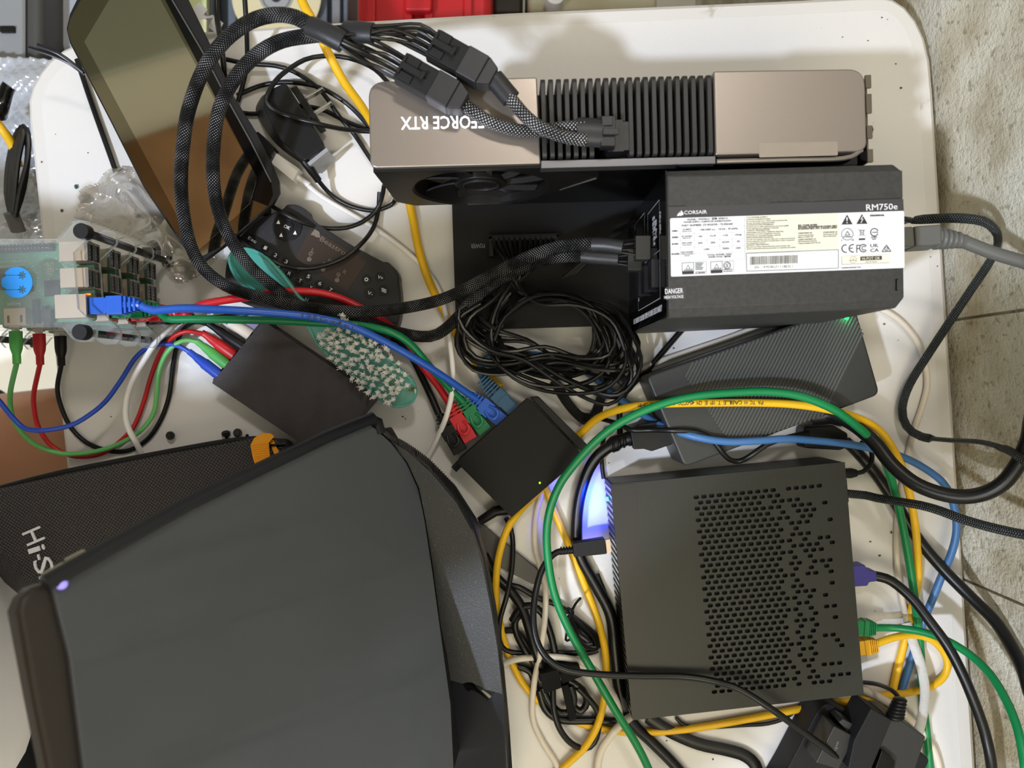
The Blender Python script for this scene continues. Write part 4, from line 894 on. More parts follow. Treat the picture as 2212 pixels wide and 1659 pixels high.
# ================= stack of single-board computers in an acrylic case
def cluster():
    t = thing('computer_stack', P(120, 640, 0), 'open acrylic case stacking four small green computer boards with blue round sticker', 'computer')
    th = radians(2.2)
    C0 = Vector((-.335, .0705, TZ))
    M0 = Matrix.Translation(C0) @ Matrix.Rotation(th, 4, 'Z')
    # plate outline (taken on the top plate), left end runs out of the photograph
    zt = .122
    o1 = [(125, 517), (155, 481), (170, 476), (190, 479), (199, 490), (200, 508), (195, 514), (160, 546), (165, 610), (170, 668), (206, 702), (210, 712), (209, 728), (200, 738), (172, 739), (158, 732), (137, 707)]
    o1 = poly(o1, zt); cx = C0.x-.006
    o2 = [(2*cx-p[0], p[1]) for p in o1][::-1]
    # left end mirrored without the deep notch
    o2 = [p for p in o2]
    outline = o1+o2
    hx = [(-.2857, .1015), (-.2865, .0345), (2*cx+.2857, .1015), (2*cx+.2865, .0345)]
    for z in (.122, .090, .062, .034, .006):
        m = MB(); m.prism(outline, TZ+z-.0014, TZ+z+.0014)
        for k in range(2, len(m.mi)): m.mi[k] = 1
        m.build('acrylic_plate', [M_acr, M_acre], t, smooth=False)
    for k, (x, y) in enumerate(hx):
        zs = (.006, .034, .062, .090, .122)
        m = MB()
        for a, b in zip(zs, zs[1:]): m.cyl((x, y, TZ+(a+b)/2), .0029, b-a-.003, n=6)
        so = m.build('standoff', M_gloss, t, bevel=.0003)
        m = MB(); m.cyl((x, y, TZ+.122+.0014+.004), .0052, .008, n=32); m.build('thumb_nut', M_blackm, so, bevel=.0006)
        m = MB(); m.cyl((x, y, TZ+.0022), .005, .0044, n=6); m.build('foot', M_black, t)
    # boards
    def part(mb, name, m_, par, **k): return mb.build(name, m_, par, **k)
    for bi, z in enumerate((.100, .071, .043, .015)):
        M = M0 @ Matrix.Translation((0, 0, z)); m = MB()
        m.prism(rounded([(-.0425, -.028), (.0425, -.028), (.0425, .028), (-.0425, .028)], .003), 0, .0014, M); bd = m.build('circuit_board', M_pcb, t)
        for y in (.0185, .0005):
            m = MB(); X0, X1, Y, H_ = .0275, .0452, y, .0156
            m.box(((X0+X1)/2-.0003, Y, .0014+H_/2), (X1-X0-.0006, .0131, H_), M, 0)
            m.box((X1, Y, .0014+.0041), (.0008, .0112, .0056), M, 1); m.box((X1, Y, .0014+.0118), (.0008, .0112, .0056), M, 1)
            for q in (0, .0077): m.box((X1+.0004, Y, .0014+.0041+q), (.0006, .0100, .0016), M, 2)
            for q in (0, .0077):
                for w_ in range(4): m.box((X1+.0008, Y-.0036+w_*.0024, .0014+.0041+q), (.0004, .0008, .0013), M, 3)
            for q in (0, .0078, .0155): m.box((X1+.0006, Y, .0014+q), (.0022, .0131, .0005), M, 3)
            for q in (-.0066, .0066): m.box((X1+.0002, Y+q, .0014+.0078), (.0016, .0004, .0156), M, 3)
            m.build('usb_port', [M_usbm, M_chip, M_grey, M_silver], bd)
        m = MB(); m.box((.0325, -.0185, .0014+.0067), (.0213, .0160, .0134), M, 0); m.box((.0433, -.0185, .0014+.0065), (.0004, .0118, .0100), M, 1); m.build('ethernet_port', [M_usbm, M_chip], bd)
        m = MB(); m.box((-.0098, .0245, .0014+.0012), (.051, .0050, .0025), M, 0)
        for k in range(20):
            for q in (-.0013, .0013): m.box((-.0098-.0241+k*.00254, .0245+q, .0014+.005), (.0007, .0007, .0065), M, 1)
        m.build('pin_header', [M_chip, M_silver], bd)
        m = MB()
        for c, d in (((-.018, .004, .0022), (.014, .014, .0016)), ((.013, -.004, .0022), (.010, .011, .0016)), ((-.002, -.004, .0022), (.004, .004, .0012)), ((.002, -.020, .0030), (.004, .017, .0028)), ((.0085, -.022, .0030), (.003, .011, .004)), ((.016, -.018, .0025), (.003, .006, .002)), ((-.038, .0, .0026), (.004, .020, .0025))): m.box(c, d, M)
        m.build('chips', M_chip, bd)
        if bi == 0:
            g = MB(); rr = random.Random(2)
            for k in range(60):
                x, y = rr.uniform(-.005, .024), rr.uniform(-.012, .020)
                g.box((x, y, .00155), (rr.choice((.0006, .0012)), .0005, .0003), M)
            g.build('solder_points', M_pcbs, bd)
            g = MB()
            for s, x, y, w_, h in (('Raspberry Pi 3 Model B+', -.030, .0155, .026, .0010), ('© Raspberry Pi 2017', -.030, .0122, .023, .0010), ('HDMI', -.0190, -.0150, .0092, .0022)): g.textM(s, w_, h, M @ Matrix.Translation((x, y, .00155)))
            for a_, b_ in ((0, .0016), (-.0022, 0), (.0022, 0), (-.0013, -.0024), (.0013, -.0024), (0, -.0006), (0, -.0042)): g.ring((.0115+a_, .0095+b_, .0016), .0009, .00115, .0001, M, n=10)
            g.ring((.0098, .0130, .0016), .0010, .0013, .0001, M, n=8); g.ring((.0132, .0130, .0016), .0010, .0013, .0001, M, n=8)
            g.build('board_print', M_pcbs, bd, smooth=False)
        m = MB(); m.box((-.0105-.0000, -.0235, .0014+.003), (.0150, .0118, .006), M)
        for q in (-.0045, .0045): m.box((-.0105+q, -.0250, .0014+.0061), (.0014, .005, .0004), M, 1)
        m.build('video_port', [M_usbm, M_chip], bd)
        m = MB(); m.box((-.0319, -.0262, .0014+.0014), (.0078, .0056, .0028), M); m.build('power_socket', M_usbm, bd)
        m = MB(); m.cyl((.011, -.0275, .0014+.0027), .0030, .0085, M, axis='y'); m.box((.011, -.0235, .0044), (.0068, .0085, .006), M); m.build('audio_jack', M_chip, bd)
    # sticker on the top plate
    p = P(37, 610, .1236); m = MB(); c = []
    for i in range(48):
        a = 2*pi*i/48; r = .0104; x, y = cos(a)*r, sin(a)*r
        if x < -.0085 and abs(y) > .0035: x = -.0075
        c.append((p.x+x, p.y+y))
    m.prism(c, TZ+.1235, TZ+.1238); st = m.build('round_sticker', M_stick, t, smooth=False)
    g = MB()
    for yy in (.0048, -.0050):
        g.add([(p.x-.0100, p.y+yy+.0003, TZ+.1239), (p.x-.0100, p.y+yy-.0003, TZ+.1239), (p.x+.003, p.y+yy-.0001, TZ+.1239), (p.x+.003, p.y+yy+.0002, TZ+.1239)], [(0, 1, 2, 3)])
        for k in range(7):
            a = 2*pi*k/7+.4; e = (p.x+.0035+.0032*cos(a), p.y+yy*.98+.0032*sin(a)); n_ = (-sin(a)*.0006, cos(a)*.0006); mx_ = (p.x+.0035+.0018*cos(a), p.y+yy*.98+.0018*sin(a))
            g.add([(p.x+.0035, p.y+yy*.98, TZ+.1239), (mx_[0]+n_[0], mx_[1]+n_[1], TZ+.1239), (e[0], e[1], TZ+.1239), (mx_[0]-n_[0], mx_[1]-n_[1], TZ+.1239)], [(0, 1, 2, 3)])
    g.build('palm_print', mat('print_palm', (44, 86, 92), .5), st, smooth=False)
    m = MB(); q = M0 @ Vector((.0435, -.0105, .1120)); m.box(tuple(q), (.003, .001, .001)); m.build('port_light', M_led_o, t)
    m = MB(); q = P(322, 545, .004); m.box((q.x, q.y, q.z), (.008, .007, .007)); m.build('corner_clip', M_black, t)
    return M0
CM = cluster()

# ================= patch cables: board stack -> switch
def rj45(t, a, b, m_boot, m_body, z, clip=True, L=.030, za=None):
    """plug whose nose is at pixel a and whose cable leaves towards pixel b"""
    M = frame((a[0], a[1], z), (b[0], b[1], za if za is not None else z))
    m = MB(); m.box((.004, 0, 0), (.012, .0116, .0078), M); m.box((.0105, 0, 0), (.003, .0105, .0085), M); m.build('plug', m_body, t, bevel=.0004)
    m = MB(); m.box((.0165, 0, 0), (.011, .0128, .0098), M, 0, 1, 1)
    for k, (w_, h) in enumerate(((.0118, .0092), (.0104, .0085), (.0092, .0078))):
        x = .0238+k*.0030; m.box((x, 0, 0), (.0017, w_, h), M); m.box((x-.0012, 0, 0), (.002, w_*.35, h*.8), M)
    m.tube([M @ Vector((.0215, 0, 0)), M @ Vector((.0330, 0, 0))], .0034, n=10); m.build('boot', m_boot, t, bevel=.0004)
    if clip:
        m = MB(); m.tube([M @ Vector(v) for v in spline([(.015, .0026, .0052), (.010, .0042, .0066), (.006, .0030, .0076), (.005, 0, .0080), (.006, -.0030, .0076), (.010, -.0042, .0066), (.015, -.0026, .0052)], .002)], .0012, n=8, flat=(1, .7)); m.build('latch_guard', m_boot, t)
    return M
def patch(name_label, m_, m2, a0, b0, z0, path, a1, b1, z1, r=.0030, clip0=False, group='coloured patch cables'):
    t = thing('patch_cable', P(path[len(path)//2][0], path[len(path)//2][1], 0), name_label, 'network cable', group)
    rj45(t, a0, b0, m2, m2, z0, clip0); rj45(t, a1, b1, m2, m2, z1, True)
    m = MB(); m.tube(spline(pp(path)), r, n=12); m.build('jacket', m_, t); return t
xb = [(.0445, z) for z in (.100, .071, .043, .015)]
def ep(k, dx=0):  # world position of the ethernet mouth of board k
    return CM @ Vector((.0445+dx, -.0185, (.100, .071, .043, .015)[k]+.008))
def pxl(v):       # world point back to (px, py, z)
    z = v.z-TZ; return (CX+v.x/S(z), CY-v.y/S(z), z)
E = [pxl(ep(k)) for k in range(4)]; E2 = [pxl(ep(k, .032)) for k in range(4)]
PB = patch('blue patch cable from the topmost board to the black switch', M_blue, M_blue, E[0][:2], E2[0][:2], E[0][2], [E2[0], (330, 670, .104), (400, 666, .094), (500, 670, .078), (600, 677, .068), (680, 686, .062), (760, 706, .058), (830, 738, .052), (900, 777, .044), (960, 815, .034), (1005, 846, .022), (1028, 862, .016)], (1083, 908), (1030, 864), .014)
print_along(PB, [(600, 677, .068), (680, 686, .062), (760, 706, .058), (830, 738, .052)], 'ROHS Compliant', 9, .0030, M_ink, .016)
patch('green patch cable from the second board, just below the blue one', M_green, M_green, E[1][:2], E2[1][:2], E[1][2], [E2[1], (360, 688, .072), (430, 689, .068), (520, 691, .062), (610, 693, .058), (690, 698, .054), (770, 702, .050), (840, 716, .050), (885, 742, .045), (927, 790, .036), (965, 832, .026), (1000, 868, .018)], (1046, 928), (1003, 872), .014)
patch('red patch cable from the third board, passing over the brush handle', M_red, M_red, E[2][:2], E2[2][:2], E[2][2], [E2[2], (385, 688, .050), (430, 660, .050), (490, 648, .046), (545, 641, .040), (600, 630, .036), (658, 629, .034), (709, 636, .030), (760, 655, .026), (830, 695, .024), (880, 738, .020), (912, 790, .016), (945, 832, .014), (972, 872, .014)], (1015, 946), (975, 878), .014)
patch('black patch cable from the lowest board to the last port of the switch', M_rubber, M_rubber, E[3][:2], E2[3][:2], E[3][2], [E2[3], (430, 692, .020), (500, 684, .010), (600, 672, .010), (700, 700, .010), (800, 722, .005), (860, 735, .005), (890, 772, .005), (912, 815, .006), (932, 858, .008), (948, 895, .010)], (992, 972), (955, 905), .013)

# ================= coloured micro cables from the boards to the black hub
def micro(label, m_, mb, k, path, end, z1=.013, offx=0):
    v = CM @ Vector((-.0319, -.030, (.100, .071, .043, .015)[k]+.0028)); v2 = CM @ Vector((-.0319, -.0545, (.100, .071, .043, .015)[k]+.0028))
    A, B = pxl(v), pxl(v2); t = thing('charging_cable', P(path[len(path)//2][0], path[len(path)//2][1], 0), label, 'cable', 'coloured charging cables of the board stack')
    d = v2-v; m = MB(); m.tube([v-d*.10, v+d*.05], .0028, n=8, flat=(1.1, .4)); m.build('metal_tip', M_silver, t)
    m = MB(); m.tube([v+d*f for f in (.02, .40, .55, .72, .74, 1)], [.0048, .0048, .0044, .0030, .0031, .0030], n=14, flat=(1.0, .75)); m.build('plug', mb, t, sharp=50)
    m = MB(); m.tube(spline(pp([pxl(v2-d*.05)]+path)), .0019, n=10); m.build('jacket', m_, t)
    a, b = P(*end[0]), P(*end[1]); dd = b-a; m = MB(); m.tube([a, a+dd*.18, a+dd*.3, a+dd*.45, a+dd*.5, b], [.0026, .0028, .0036, .0040, .0046, .0046], n=14, flat=(1, .8)); m.build('plug', mb, t, sharp=50)
micro('blue charging cable, uppermost, curving out past the person and back', M_blue2, M_blue2, 0, [(-60, 830, .07), (-20, 850, .06), (0, 868, .055), (22, 896, .052), (48, 922, .050), (70, 929, .050), (101, 929, .048), (152, 919, .042), (192, 897, .038), (228, 867, .034), (261, 822, .030), (291, 775, .026), (320, 751, .022), (354, 743, .020), (387, 748, .017), (412, 762, .015)], [(408, 759, .015), (476, 812, .014)])
micro('light green charging cable looping down over the table edge', M_lgreen, M_lgreend, 1, [(22, 850, .045), (26, 897, .036), (46, 933, .030), (76, 960, .024), (114, 975, .020), (152, 981, .016), (203, 976, .013), (253, 961, .012), (304, 930, .012), (332, 892, .012), (339, 847, .012), (344, 801, .013), (359, 764, .016), (380, 743, .018), (405, 734, .017), (430, 740, .015)], [(426, 738, .015), (492, 788, .014)])
micro('red charging cable running beside the light green one', M_red2, M_red2, 2, [(73, 850, .028), (74, 885, .022), (80, 915, .016), (95, 944, .012), (114, 965, .009), (152, 984, .006), (192, 986, .005), (228, 976, .005), (266, 948, .005), (291, 918, .005), (311, 867, .006), (327, 811, .008), (347, 761, .014), (370, 731, .020), (402, 716, .022), (440, 721, .018)], [(436, 718, .018), (506, 768, .014)])
micro('black charging cable, rightmost of the four at the board stack', M_rubber, M_rubber, 3, [(124, 842, .010), (137, 892, .006), (157, 928, .004), (187, 956, .0025), (223, 971, .0022), (258, 976, .0022), (291, 968, .0022), (324, 943, .0025), (349, 903, .003), (365, 857, .003), (372, 806, .003), (379, 760, .003), (392, 718, .006), (420, 696, .012), (455, 702, .016)], [(450, 699, .016), (530, 752, .014)])
cable('thin_cable', M_wcab, [(400, 688, .012), (385, 695, .016), (367, 710, .026), (342, 733, .030), (316, 771, .032), (286, 822, .030), (273, 865, .028), (272, 903, .026), (281, 933, .024), (294, 956, .020), (310, 990, .010), (325, 1020, .004)], .0023, 'thin white cable dropping from the board stack to the black pouch')

# ================= black USB hub box
def hub():
    t = thing('charging_hub', P(630, 830, 0), 'flat black metal charging box with coloured cables plugged into its edge', 'charger')
    z = .026; m = MB(); m.prism(rounded(poly([(457, 827), (568, 693), (812, 856), (700, 992)], z), .0012, 3), TZ+.001, TZ+z); m.build('case', mat('hub_metal', (62, 57, 59), .5, .2, bump=.2, bscale=500, col2=(54, 50, 52), vscale=60), t, bevel=.0008)
    m = MB(); a, b = P(462, 824, .013), P(568, 696, .013); d = (b-a).normalized(); nn = Vector((-d.y, d.x, 0))
    for k in range(6):
        c = a+(b-a)*(.12+.15*k); M = Matrix.Translation(c) @ Matrix.Rotation(atan2(d.y, d.x), 4, 'Z'); g = MB(); g.box((0, .0002, 0), (.0130, .0010, .0060), M); g.build('usb_socket', M_chip, t)
hub()
def connector_pair():
    z = .012
    t = thing('video_plug', P(540, 715, 0), 'pale violet plug with a cream collar pushed into the top of the black charging box', 'plug')
    m = MB(); m.prism(rounded(poly([(515, 690), (560, 672), (600, 690), (560, 728), (545, 722)], z), .001), TZ+.002, TZ+z); m.build('plug_body', mat('plug_lilac', (150, 146, 186), .5), t, bevel=.0006)
    m = MB(); m.tube(pp([(498, 696, .011), (530, 716, .012), (552, 730, .012)]), [.0045, .005, .005], n=12, flat=(1, .8)); m.build('collar', M_cream, t)
connector_pair()

# ================= screws
def screw(px, py, label, lying):
    p = P(px, py, 0); t = thing('screw', p, label, 'screw', 'small black screws by the pouch')
    m = MB()
    if lying: 
        M = Matrix.Translation(p+Vector((0, 0, .0032))) @ Matrix.Rotation(radians(-95), 4, 'Z') @ Matrix.Rotation(radians(35), 4, 'Y')
    else: M = Matrix.Translation(p+Vector((0, 0, .0062))) @ Matrix.Rotation(radians(90), 4, 'Y')
    m.cyl((0, 0, 0), .0036, .0016, M, n=24, axis='x'); m.cyl((-.0011, 0, 0), .0022, .0008, M, n=16, axis='x'); m.build('head', M_gloss, t, bevel=.0003)
    m = MB(); m.tube([M @ Vector((.001, 0, 0)), M @ Vector((.0058, 0, 0))], .0014, n=10); m.build('thread', M_gloss, t)
screw(375, 940, 'black round-headed screw lying alone near the looped charging cables', False)
screw(491, 936, 'black screw tipped on its side so that its thread shows', True)
screw(519, 934, 'black round-headed screw standing on its head, nearest the orange strap', False)
p = P(535, 941, 0); tag(MB().ball((p.x, p.y, p.z+.0013), .0015, n=8, m=6).build('washer_bit', M_gloss), 'tiny black metal crumb beside the upright screw', 'debris')
p = P(166, 404, 0); tag(MB().ball((p.x, p.y, p.z+.0013), .0014, n=8, m=6, sc=(1, 1.4, 1)).build('plastic_crumb', mat('crumb_teal', (20, 90, 96), .3)), 'tiny teal plastic crumb on the bare left side of the table', 'debris')

# ================= black pouch with embroidered letters
def pouch():
    t = thing('tool_pouch', P(300, 1060, 0), 'black woven pouch with white embroidered letters, partly under the big monitor', 'pouch')
    z = .046
    MW = bpy.data.materials.new('woven_black'); MW.use_nodes = True; nt = MW.node_tree; b = nt.nodes['Principled BSDF']; b.inputs['Roughness'].default_value = .42
    tc = nt.nodes.new('ShaderNodeTexCoord'); sp = nt.nodes.new('ShaderNodeSeparateXYZ'); mp = nt.nodes.new('ShaderNodeMapping'); mp.inputs['Rotation'].default_value = (0, 0, radians(-12)); nt.links.new(tc.outputs['Object'], mp.inputs[0]); nt.links.new(mp.outputs[0], sp.inputs[0])
    k = 2*pi/.0030; sx = math_node(nt, 'SINE', math_node(nt, 'MULTIPLY', sp.outputs[0], k)); sy = math_node(nt, 'SINE', math_node(nt, 'MULTIPLY', sp.outputs[1], k)); h = math_node(nt, 'MULTIPLY', sx, sy)
    bp = nt.nodes.new('ShaderNodeBump'); bp.inputs['Strength'].default_value = 1; bp.inputs['Distance'].default_value = .0007; nt.links.new(h, bp.inputs['Height']); nt.links.new(bp.outputs[0], b.inputs['Normal'])
    cr = nt.nodes.new('ShaderNodeValToRGB'); cr.color_ramp.elements[0].color = rgb(34, 31, 32); cr.color_ramp.elements[1].color = rgb(92, 86, 86); cr.color_ramp.elements[0].position = .3; cr.color_ramp.elements[1].position = .9
    nt.links.new(math_node(nt, 'ADD', math_node(nt, 'MULTIPLY', h, .5), .5), cr.inputs[0]); nt.links.new(cr.outputs[0], b.inputs['Base Color'])
    up = poly([(-10, 1056), (150, 1022), (350, 982), (548, 946), (612, 952), (640, 985), (560, 1120), (380, 1250), (200, 1300), (90, 1290), (40, 1235), (-10, 1180)], z)
    lo = poly([(-14, 1062), (150, 1018), (350, 978), (548, 944), (620, 950), (650, 990), (560, 1130), (380, 1260), (200, 1310), (90, 1300), (30, 1250), (-14, 1190)], .012)
    m = MB(); m.prism(lo, TZ+.0008, TZ+.030); vs = [(p[0], p[1], TZ+.030) for p in lo]+[(p[0], p[1], TZ+z) for p in up]; n = len(up)
    m2 = MB(); m2.prism(lo, TZ+.0012, TZ+.026); m2.prism(lo, TZ+.026, TZ+z, top=up); m2.build('fabric', MW, t, bevel=.004, seg=4)
    m = MB(); m.tube(spline([Vector((p[0], p[1], TZ+z-.006)) for p in lo[:5]], .006), .0022, n=8); m.build('piping', M_blackm, t)
    # letters read downwards
    g = MB()
    def LT(s, a, b, h): g.text(s, a, b, h, z+.0010, ext=.0006)
    LT('H', (48, 1152), (60, 1180), 42); LT('i', (60, 1186), (64, 1198), 40); LT('-', (72, 1200), (75, 1212), 34); LT('S', (70, 1213), (82, 1243), 40); LT('P', (84, 1246), (94, 1272), 38)
    g.build('embroidery', mat('thread_white', (232, 232, 238), .6, bump=.5, bscale=1500), t, smooth=False)
    m = MB(); zs = .053; q = [(556, 1020), (546, 988), (541, 962), (549, 946), (566, 936), (584, 936), (592, 943), (586, 950), (580, 957), (581, 978), (586, 1006)]; m.prism(poly(q, zs), TZ+zs-.0015, TZ+zs)
    for k in range(11): a_, b_ = P(543+k*1.1, 962+k*4.8, zs), P(581+k*.4, 958+k*4.6, zs); m.tube([a_, b_], .0005, n=5)
    m.prism(poly([(590, 950), (600, 972), (610, 992), (598, 996), (588, 970), (582, 952)], .048), TZ+.0468, TZ+.048); m.build('pull_strap', M_orange, t)
    m = MB(); m.tube(pp([(578, 962, .050), (618, 960, .048), (612, 965, .047), (578, 966, .047)]), .0009, n=6); m.build('zip_pull', M_gloss, t)
pouch()
# ================= network switch
def switch():
    t = thing('network_switch', P(1120, 985, 0), 'small black plastic network switch with coloured plugs along one edge', 'network switch')
    z = .027; q = [(1140, 860), (1260, 984), (1105, 1118), (985, 998)]; pl = rounded(poly(q, z), .0015, 3)
    m = MB(); m.prism(pl, TZ+.001, TZ+z); m.build('case', mat('switch_plastic', (14, 14, 14), .5, spec=.25, bump=.3, bscale=500), t, bevel=.0010)
    m = MB(); a, b = P(1150, 861, z), P(1262, 978, z); 
    m.prism(poly([(1146, 858), (1163, 856), (1268, 960), (1262, 982)], z-.004), TZ+.003, TZ+z-.003); m.build('vent_side', M_black, t, bevel=.0006)
    a, b = P(1136, 864, .013), P(989, 993, .013); d = (b-a).normalized()
    for k in range(5):
        c = a+(b-a)*(.13+.185*k); M = Matrix.Translation(c) @ Matrix.Rotation(atan2(d.y, d.x), 4, 'Z'); g = MB(); g.box((0, 0, 0), (.0135, .0012, .0120), M); g.build('port', M_chip, t)
    p = P(1166, 1043, z); g = MB(); g.cyl((p.x, p.y, p.z+.0001), .0008, .0004, n=12); g.build('status_light', M_led_y, t)
    g = MB(); M = frame((990, 1004, .010), (1004, 990, .010)); g.box((0, 0, 0), (.010, .006, .008), M); g.build('corner_tab', M_black, t)
switch()
def barrel_plug():
    t = thing('power_cable', P(1060, 1115, 0), 'thin black power cord with a round plug at the lower tip of the switch', 'cable')
    m = MB(); m.tube(pp([(1098, 1100, .010), (1070, 1104, .010), (1036, 1126, .009)]), [.0046, .0044, .0036], n=14); m.build('plug', M_rubber, t)
    m = MB(); m.tube(spline(pp([(1093, 1118, .006), (1104, 1145, .006), (1108, 1175, .010), (1106, 1225, .012), (1096, 1282, .014), (1080, 1340, .012), (1079, 1385, .009), (1093, 1404, .006), (1124, 1411, .005), (1174, 1409, .004), (1232, 1410, .004), (1270, 1411, .004), (1292, 1404, .004)])), .0022, n=10); m.build('cord', M_wire, t)
barrel_plug()
def teal_cable():
    t = thing('patch_cable', P(1400, 900, 0), 'dusty blue network cable from the switch past the power brick to the wall side', 'network cable')
    rj45(t, (1112, 888), (1060, 838), M_teal, M_teal, .014, False)
    m = MB(); M = frame((1100, 878, .014), (1060, 838, .014)); m.box((.001, 0, .0052), (.016, .010, .0012), M); m.build('latch_guard', M_teal, t)
    m = MB()
    for k in range(6): x = .018+k*.0026; m.box((x, 0, .001), (.0015, .0135-k*.0005, .0095), M)
    m.build('boot', M_teal, t, bevel=.0003)
    m = MB(); m.tube(spline(pp([(1056, 834, .014), (1040, 808, .012), (1045, 780, .008), (1090, 765, .005), (1180, 770, .004), (1260, 800, .004), (1335, 858, .006), (1400, 903, .020), (1440, 924, .036), (1500, 943, .0495), (1570, 954, .0500), (1640, 952, .050), (1700, 948, .046), (1760, 952, .036), (1830, 959, .030), (1881, 969, .028), (1954, 989, .026), (2014, 1023, .024), (2046, 1055, .022), (2062, 1101, .020), (2066, 1147, .018), (2056, 1193, .016), (2037, 1238, .014), (2012, 1300, .010), (1991, 1353, .006), (1973, 1412, .004), (1950, 1485, .004), (1944, 1520, .004), (1935, 1600, .004)])), .0030, n=12); m.build('jacket', M_lblue, t)
teal_cable()

# ================= big power brick with ribbed top
def brick():
    t = thing('power_brick', P(1640, 830, 0), 'large black power brick with diagonal ribs and a glowing green light', 'power brick')
    z = .045; q = [(1395, 812), (1846, 655), (1902, 852), (1478, 1010)]; pl = rounded(poly(q, z), .006, 6)
    lo = poly(q, z); m = MB(); m.prism(pl, TZ+.001, TZ+z); m.build('case', M_brick, t, bevel=.0022, seg=3)
    A = Vector(XY(1395, 812, z)); B = Vector(XY(1846, 655, z)); C = Vector(XY(1478, 1010, z)); ex = (B-A).normalized(); ey = (C-A).normalized(); L = (B-A).length; Wd = (C-A).length
    m = MB(); rd = (Vector(XY(1510, 905, z))-Vector(XY(1562, 800, z))).normalized()
    n = 44
    for k in range(n):
        # each rib starts on the far long side and runs diagonally down
        u = .038+k*(L+.024-.038)/n; p0 = A+ex*u+ey*.002
        # walk until the near side or the short side; left ones end early in a slanted front
        t_end = 0; st = .0005
        while True:
            p = p0+rd*t_end; r = p-A; det = ex.x*ey.y-ex.y*ey.x; a_ = (r.x*ey.y-r.y*ey.x)/det; b_ = (ex.x*r.y-ex.y*r.x)/det
            if b_ > Wd-.003 or a_ < .026+b_*.20: break
            t_end += st
            if t_end > .2: break
        # clip the start to the case
        t0 = 0
        while t0 < t_end:
            p = p0+rd*t0; r = p-A; a_ = (r.x*ey.y-r.y*ey.x)/det
            if a_ < L-.003: break
            t0 += st
        if t_end-t0 < .004: continue
        p1, p2 = p0+rd*t0, p0+rd*t_end
        m.tube([(p1.x, p1.y, TZ+z), (p2.x, p2.y, TZ+z)], .0009, n=6, flat=(1, 1))
    m.build('ribs', M_rib, t)
    g = MB(); M = frame((1832, 676, z), (1826, 694, z)); g.box((.0025, 0, .0006), (.0062, .0030, .0012), M); g.build('status_light', M_led_g, t, bevel=.0003)
    l = bpy.data.lights.new('status_glow', 'POINT'); l.energy = .004; l.color = (.1, 1, .3); l.shadow_soft_size = .003; o = bpy.data.objects.new('status_glow', l); COL.objects.link(o); o.location = P(1829, 685, z+.004)
    g = MB(); p = P(1404, 830, .02); g.tube(spline(pp([(1384, 815, .006), (1392, 808, .008), (1405, 805, .012)])), .003, n=8); g.build('foot_edge', M_gloss, t)
brick()
def iec_cord():
    t = thing('mains_cable', P(1300, 1000, 0), 'thick black mains cord plugged into the left end of the power brick', 'cable')
    m = MB(); a, b = (1448, 930, .024), (1362, 945, .022); M = frame(b, a); L = (P(*a)-P(*b)).length
    m.prism([(0, -.009), (0, .006), (.007, .010), (L, .010), (L, -.010), (.014, -.013), (.008, -.010)], -.008, .008, M); m.build('plug', M_rubber, t, bevel=.001)
    m = MB(); pts = spline(pp([(1365, 946, .022), (1340, 952, .021), (1316, 966, .020)])); m.tube(pts, [.0055+(.0012 if i % 3 == 0 else 0) for i in range(len(pts))], n=12)
    for k in range(4): p = P(1360-k*12, 947+k*5, .022); m.ball(tuple(p), .0066-k*.0004, n=12, m=8, sc=(.35, 1, 1))
    m.build('strain_relief', M_rubber, t)
    m = MB(); m.tube(spline(pp([(1318, 964, .020), (1296, 980, .018), (1275, 1008, .015), (1259, 1048, .012), (1250, 1087, .010), (1246, 1130, .008), (1247, 1175, .006), (1258, 1213, .006), (1290, 1270, .005), (1319, 1330, .005), (1328, 1405, .005), (1336, 1482, .005), (1352, 1536, .005), (1375, 1572, .005), (1410, 1605, .005), (1468, 1665, .005), (1510, 1730, .005), (1540, 1850, .005), (1545, 2100, .005)])), .0047, n=14); m.build('cord', M_wire, t)
iec_cord()
def dc_cord():
    t = thing('power_cable', P(2000, 1060, 0), 'thick glossy black cord swinging from the power brick up against the wall', 'cable')
    m = MB(); m.tube(spline(pp([(1752, 900, .024), (1790, 896, .030), (1815, 902, .036), (1850, 922, .044), (1890, 957, .054), (1931, 1008, .064), (1985, 1049, .074), (2055, 1071, .084), (2115, 1069, .092), (2165, 1045, .100), (2200, 1000, .108), (2222, 950, .116), (2244, 880, .135), (2340, 882, .18), (2553, 895, .25), (4076, 964, .45)])), .0054, n=16); m.build('cord', M_wire, t)
    m = MB(); m.tube(pp([(1752, 898, .024), (1796, 896, .028), (1822, 906, .036)]), [.008, .0075, .006], n=12); m.build('strain_relief', M_rubber, t)
dc_cord()
def square_plug():
    t = thing('power_plug_lead', P(1790, 950, 0), 'black rounded plug block below the power brick with a thick lead running down right', 'cable')
    m = MB(); m.prism(rounded(poly([(1738, 922), (1800, 918), (1832, 936), (1832, 966), (1815, 973), (1740, 968), (1734, 952)], .020), .002), TZ+.001, TZ+.020); m.build('plug', M_rubber, t, bevel=.0012)
    m = MB(); m.tube(spline(pp([(1828, 955, .010), (1850, 975, .008), (1895, 1028, .006), (1941, 1097, .006), (1986, 1168, .010), (2037, 1229, .016), (2096, 1289, .028), (2151, 1344, .044), (2188, 1403, .060), (2212, 1452, .075), (2236, 1520, .09), (2318, 1600, .15), (2553, 1803, .25), (4076, 2828, .45)])), .0047, n=14); m.build('cord', M_wire, t)
square_plug()
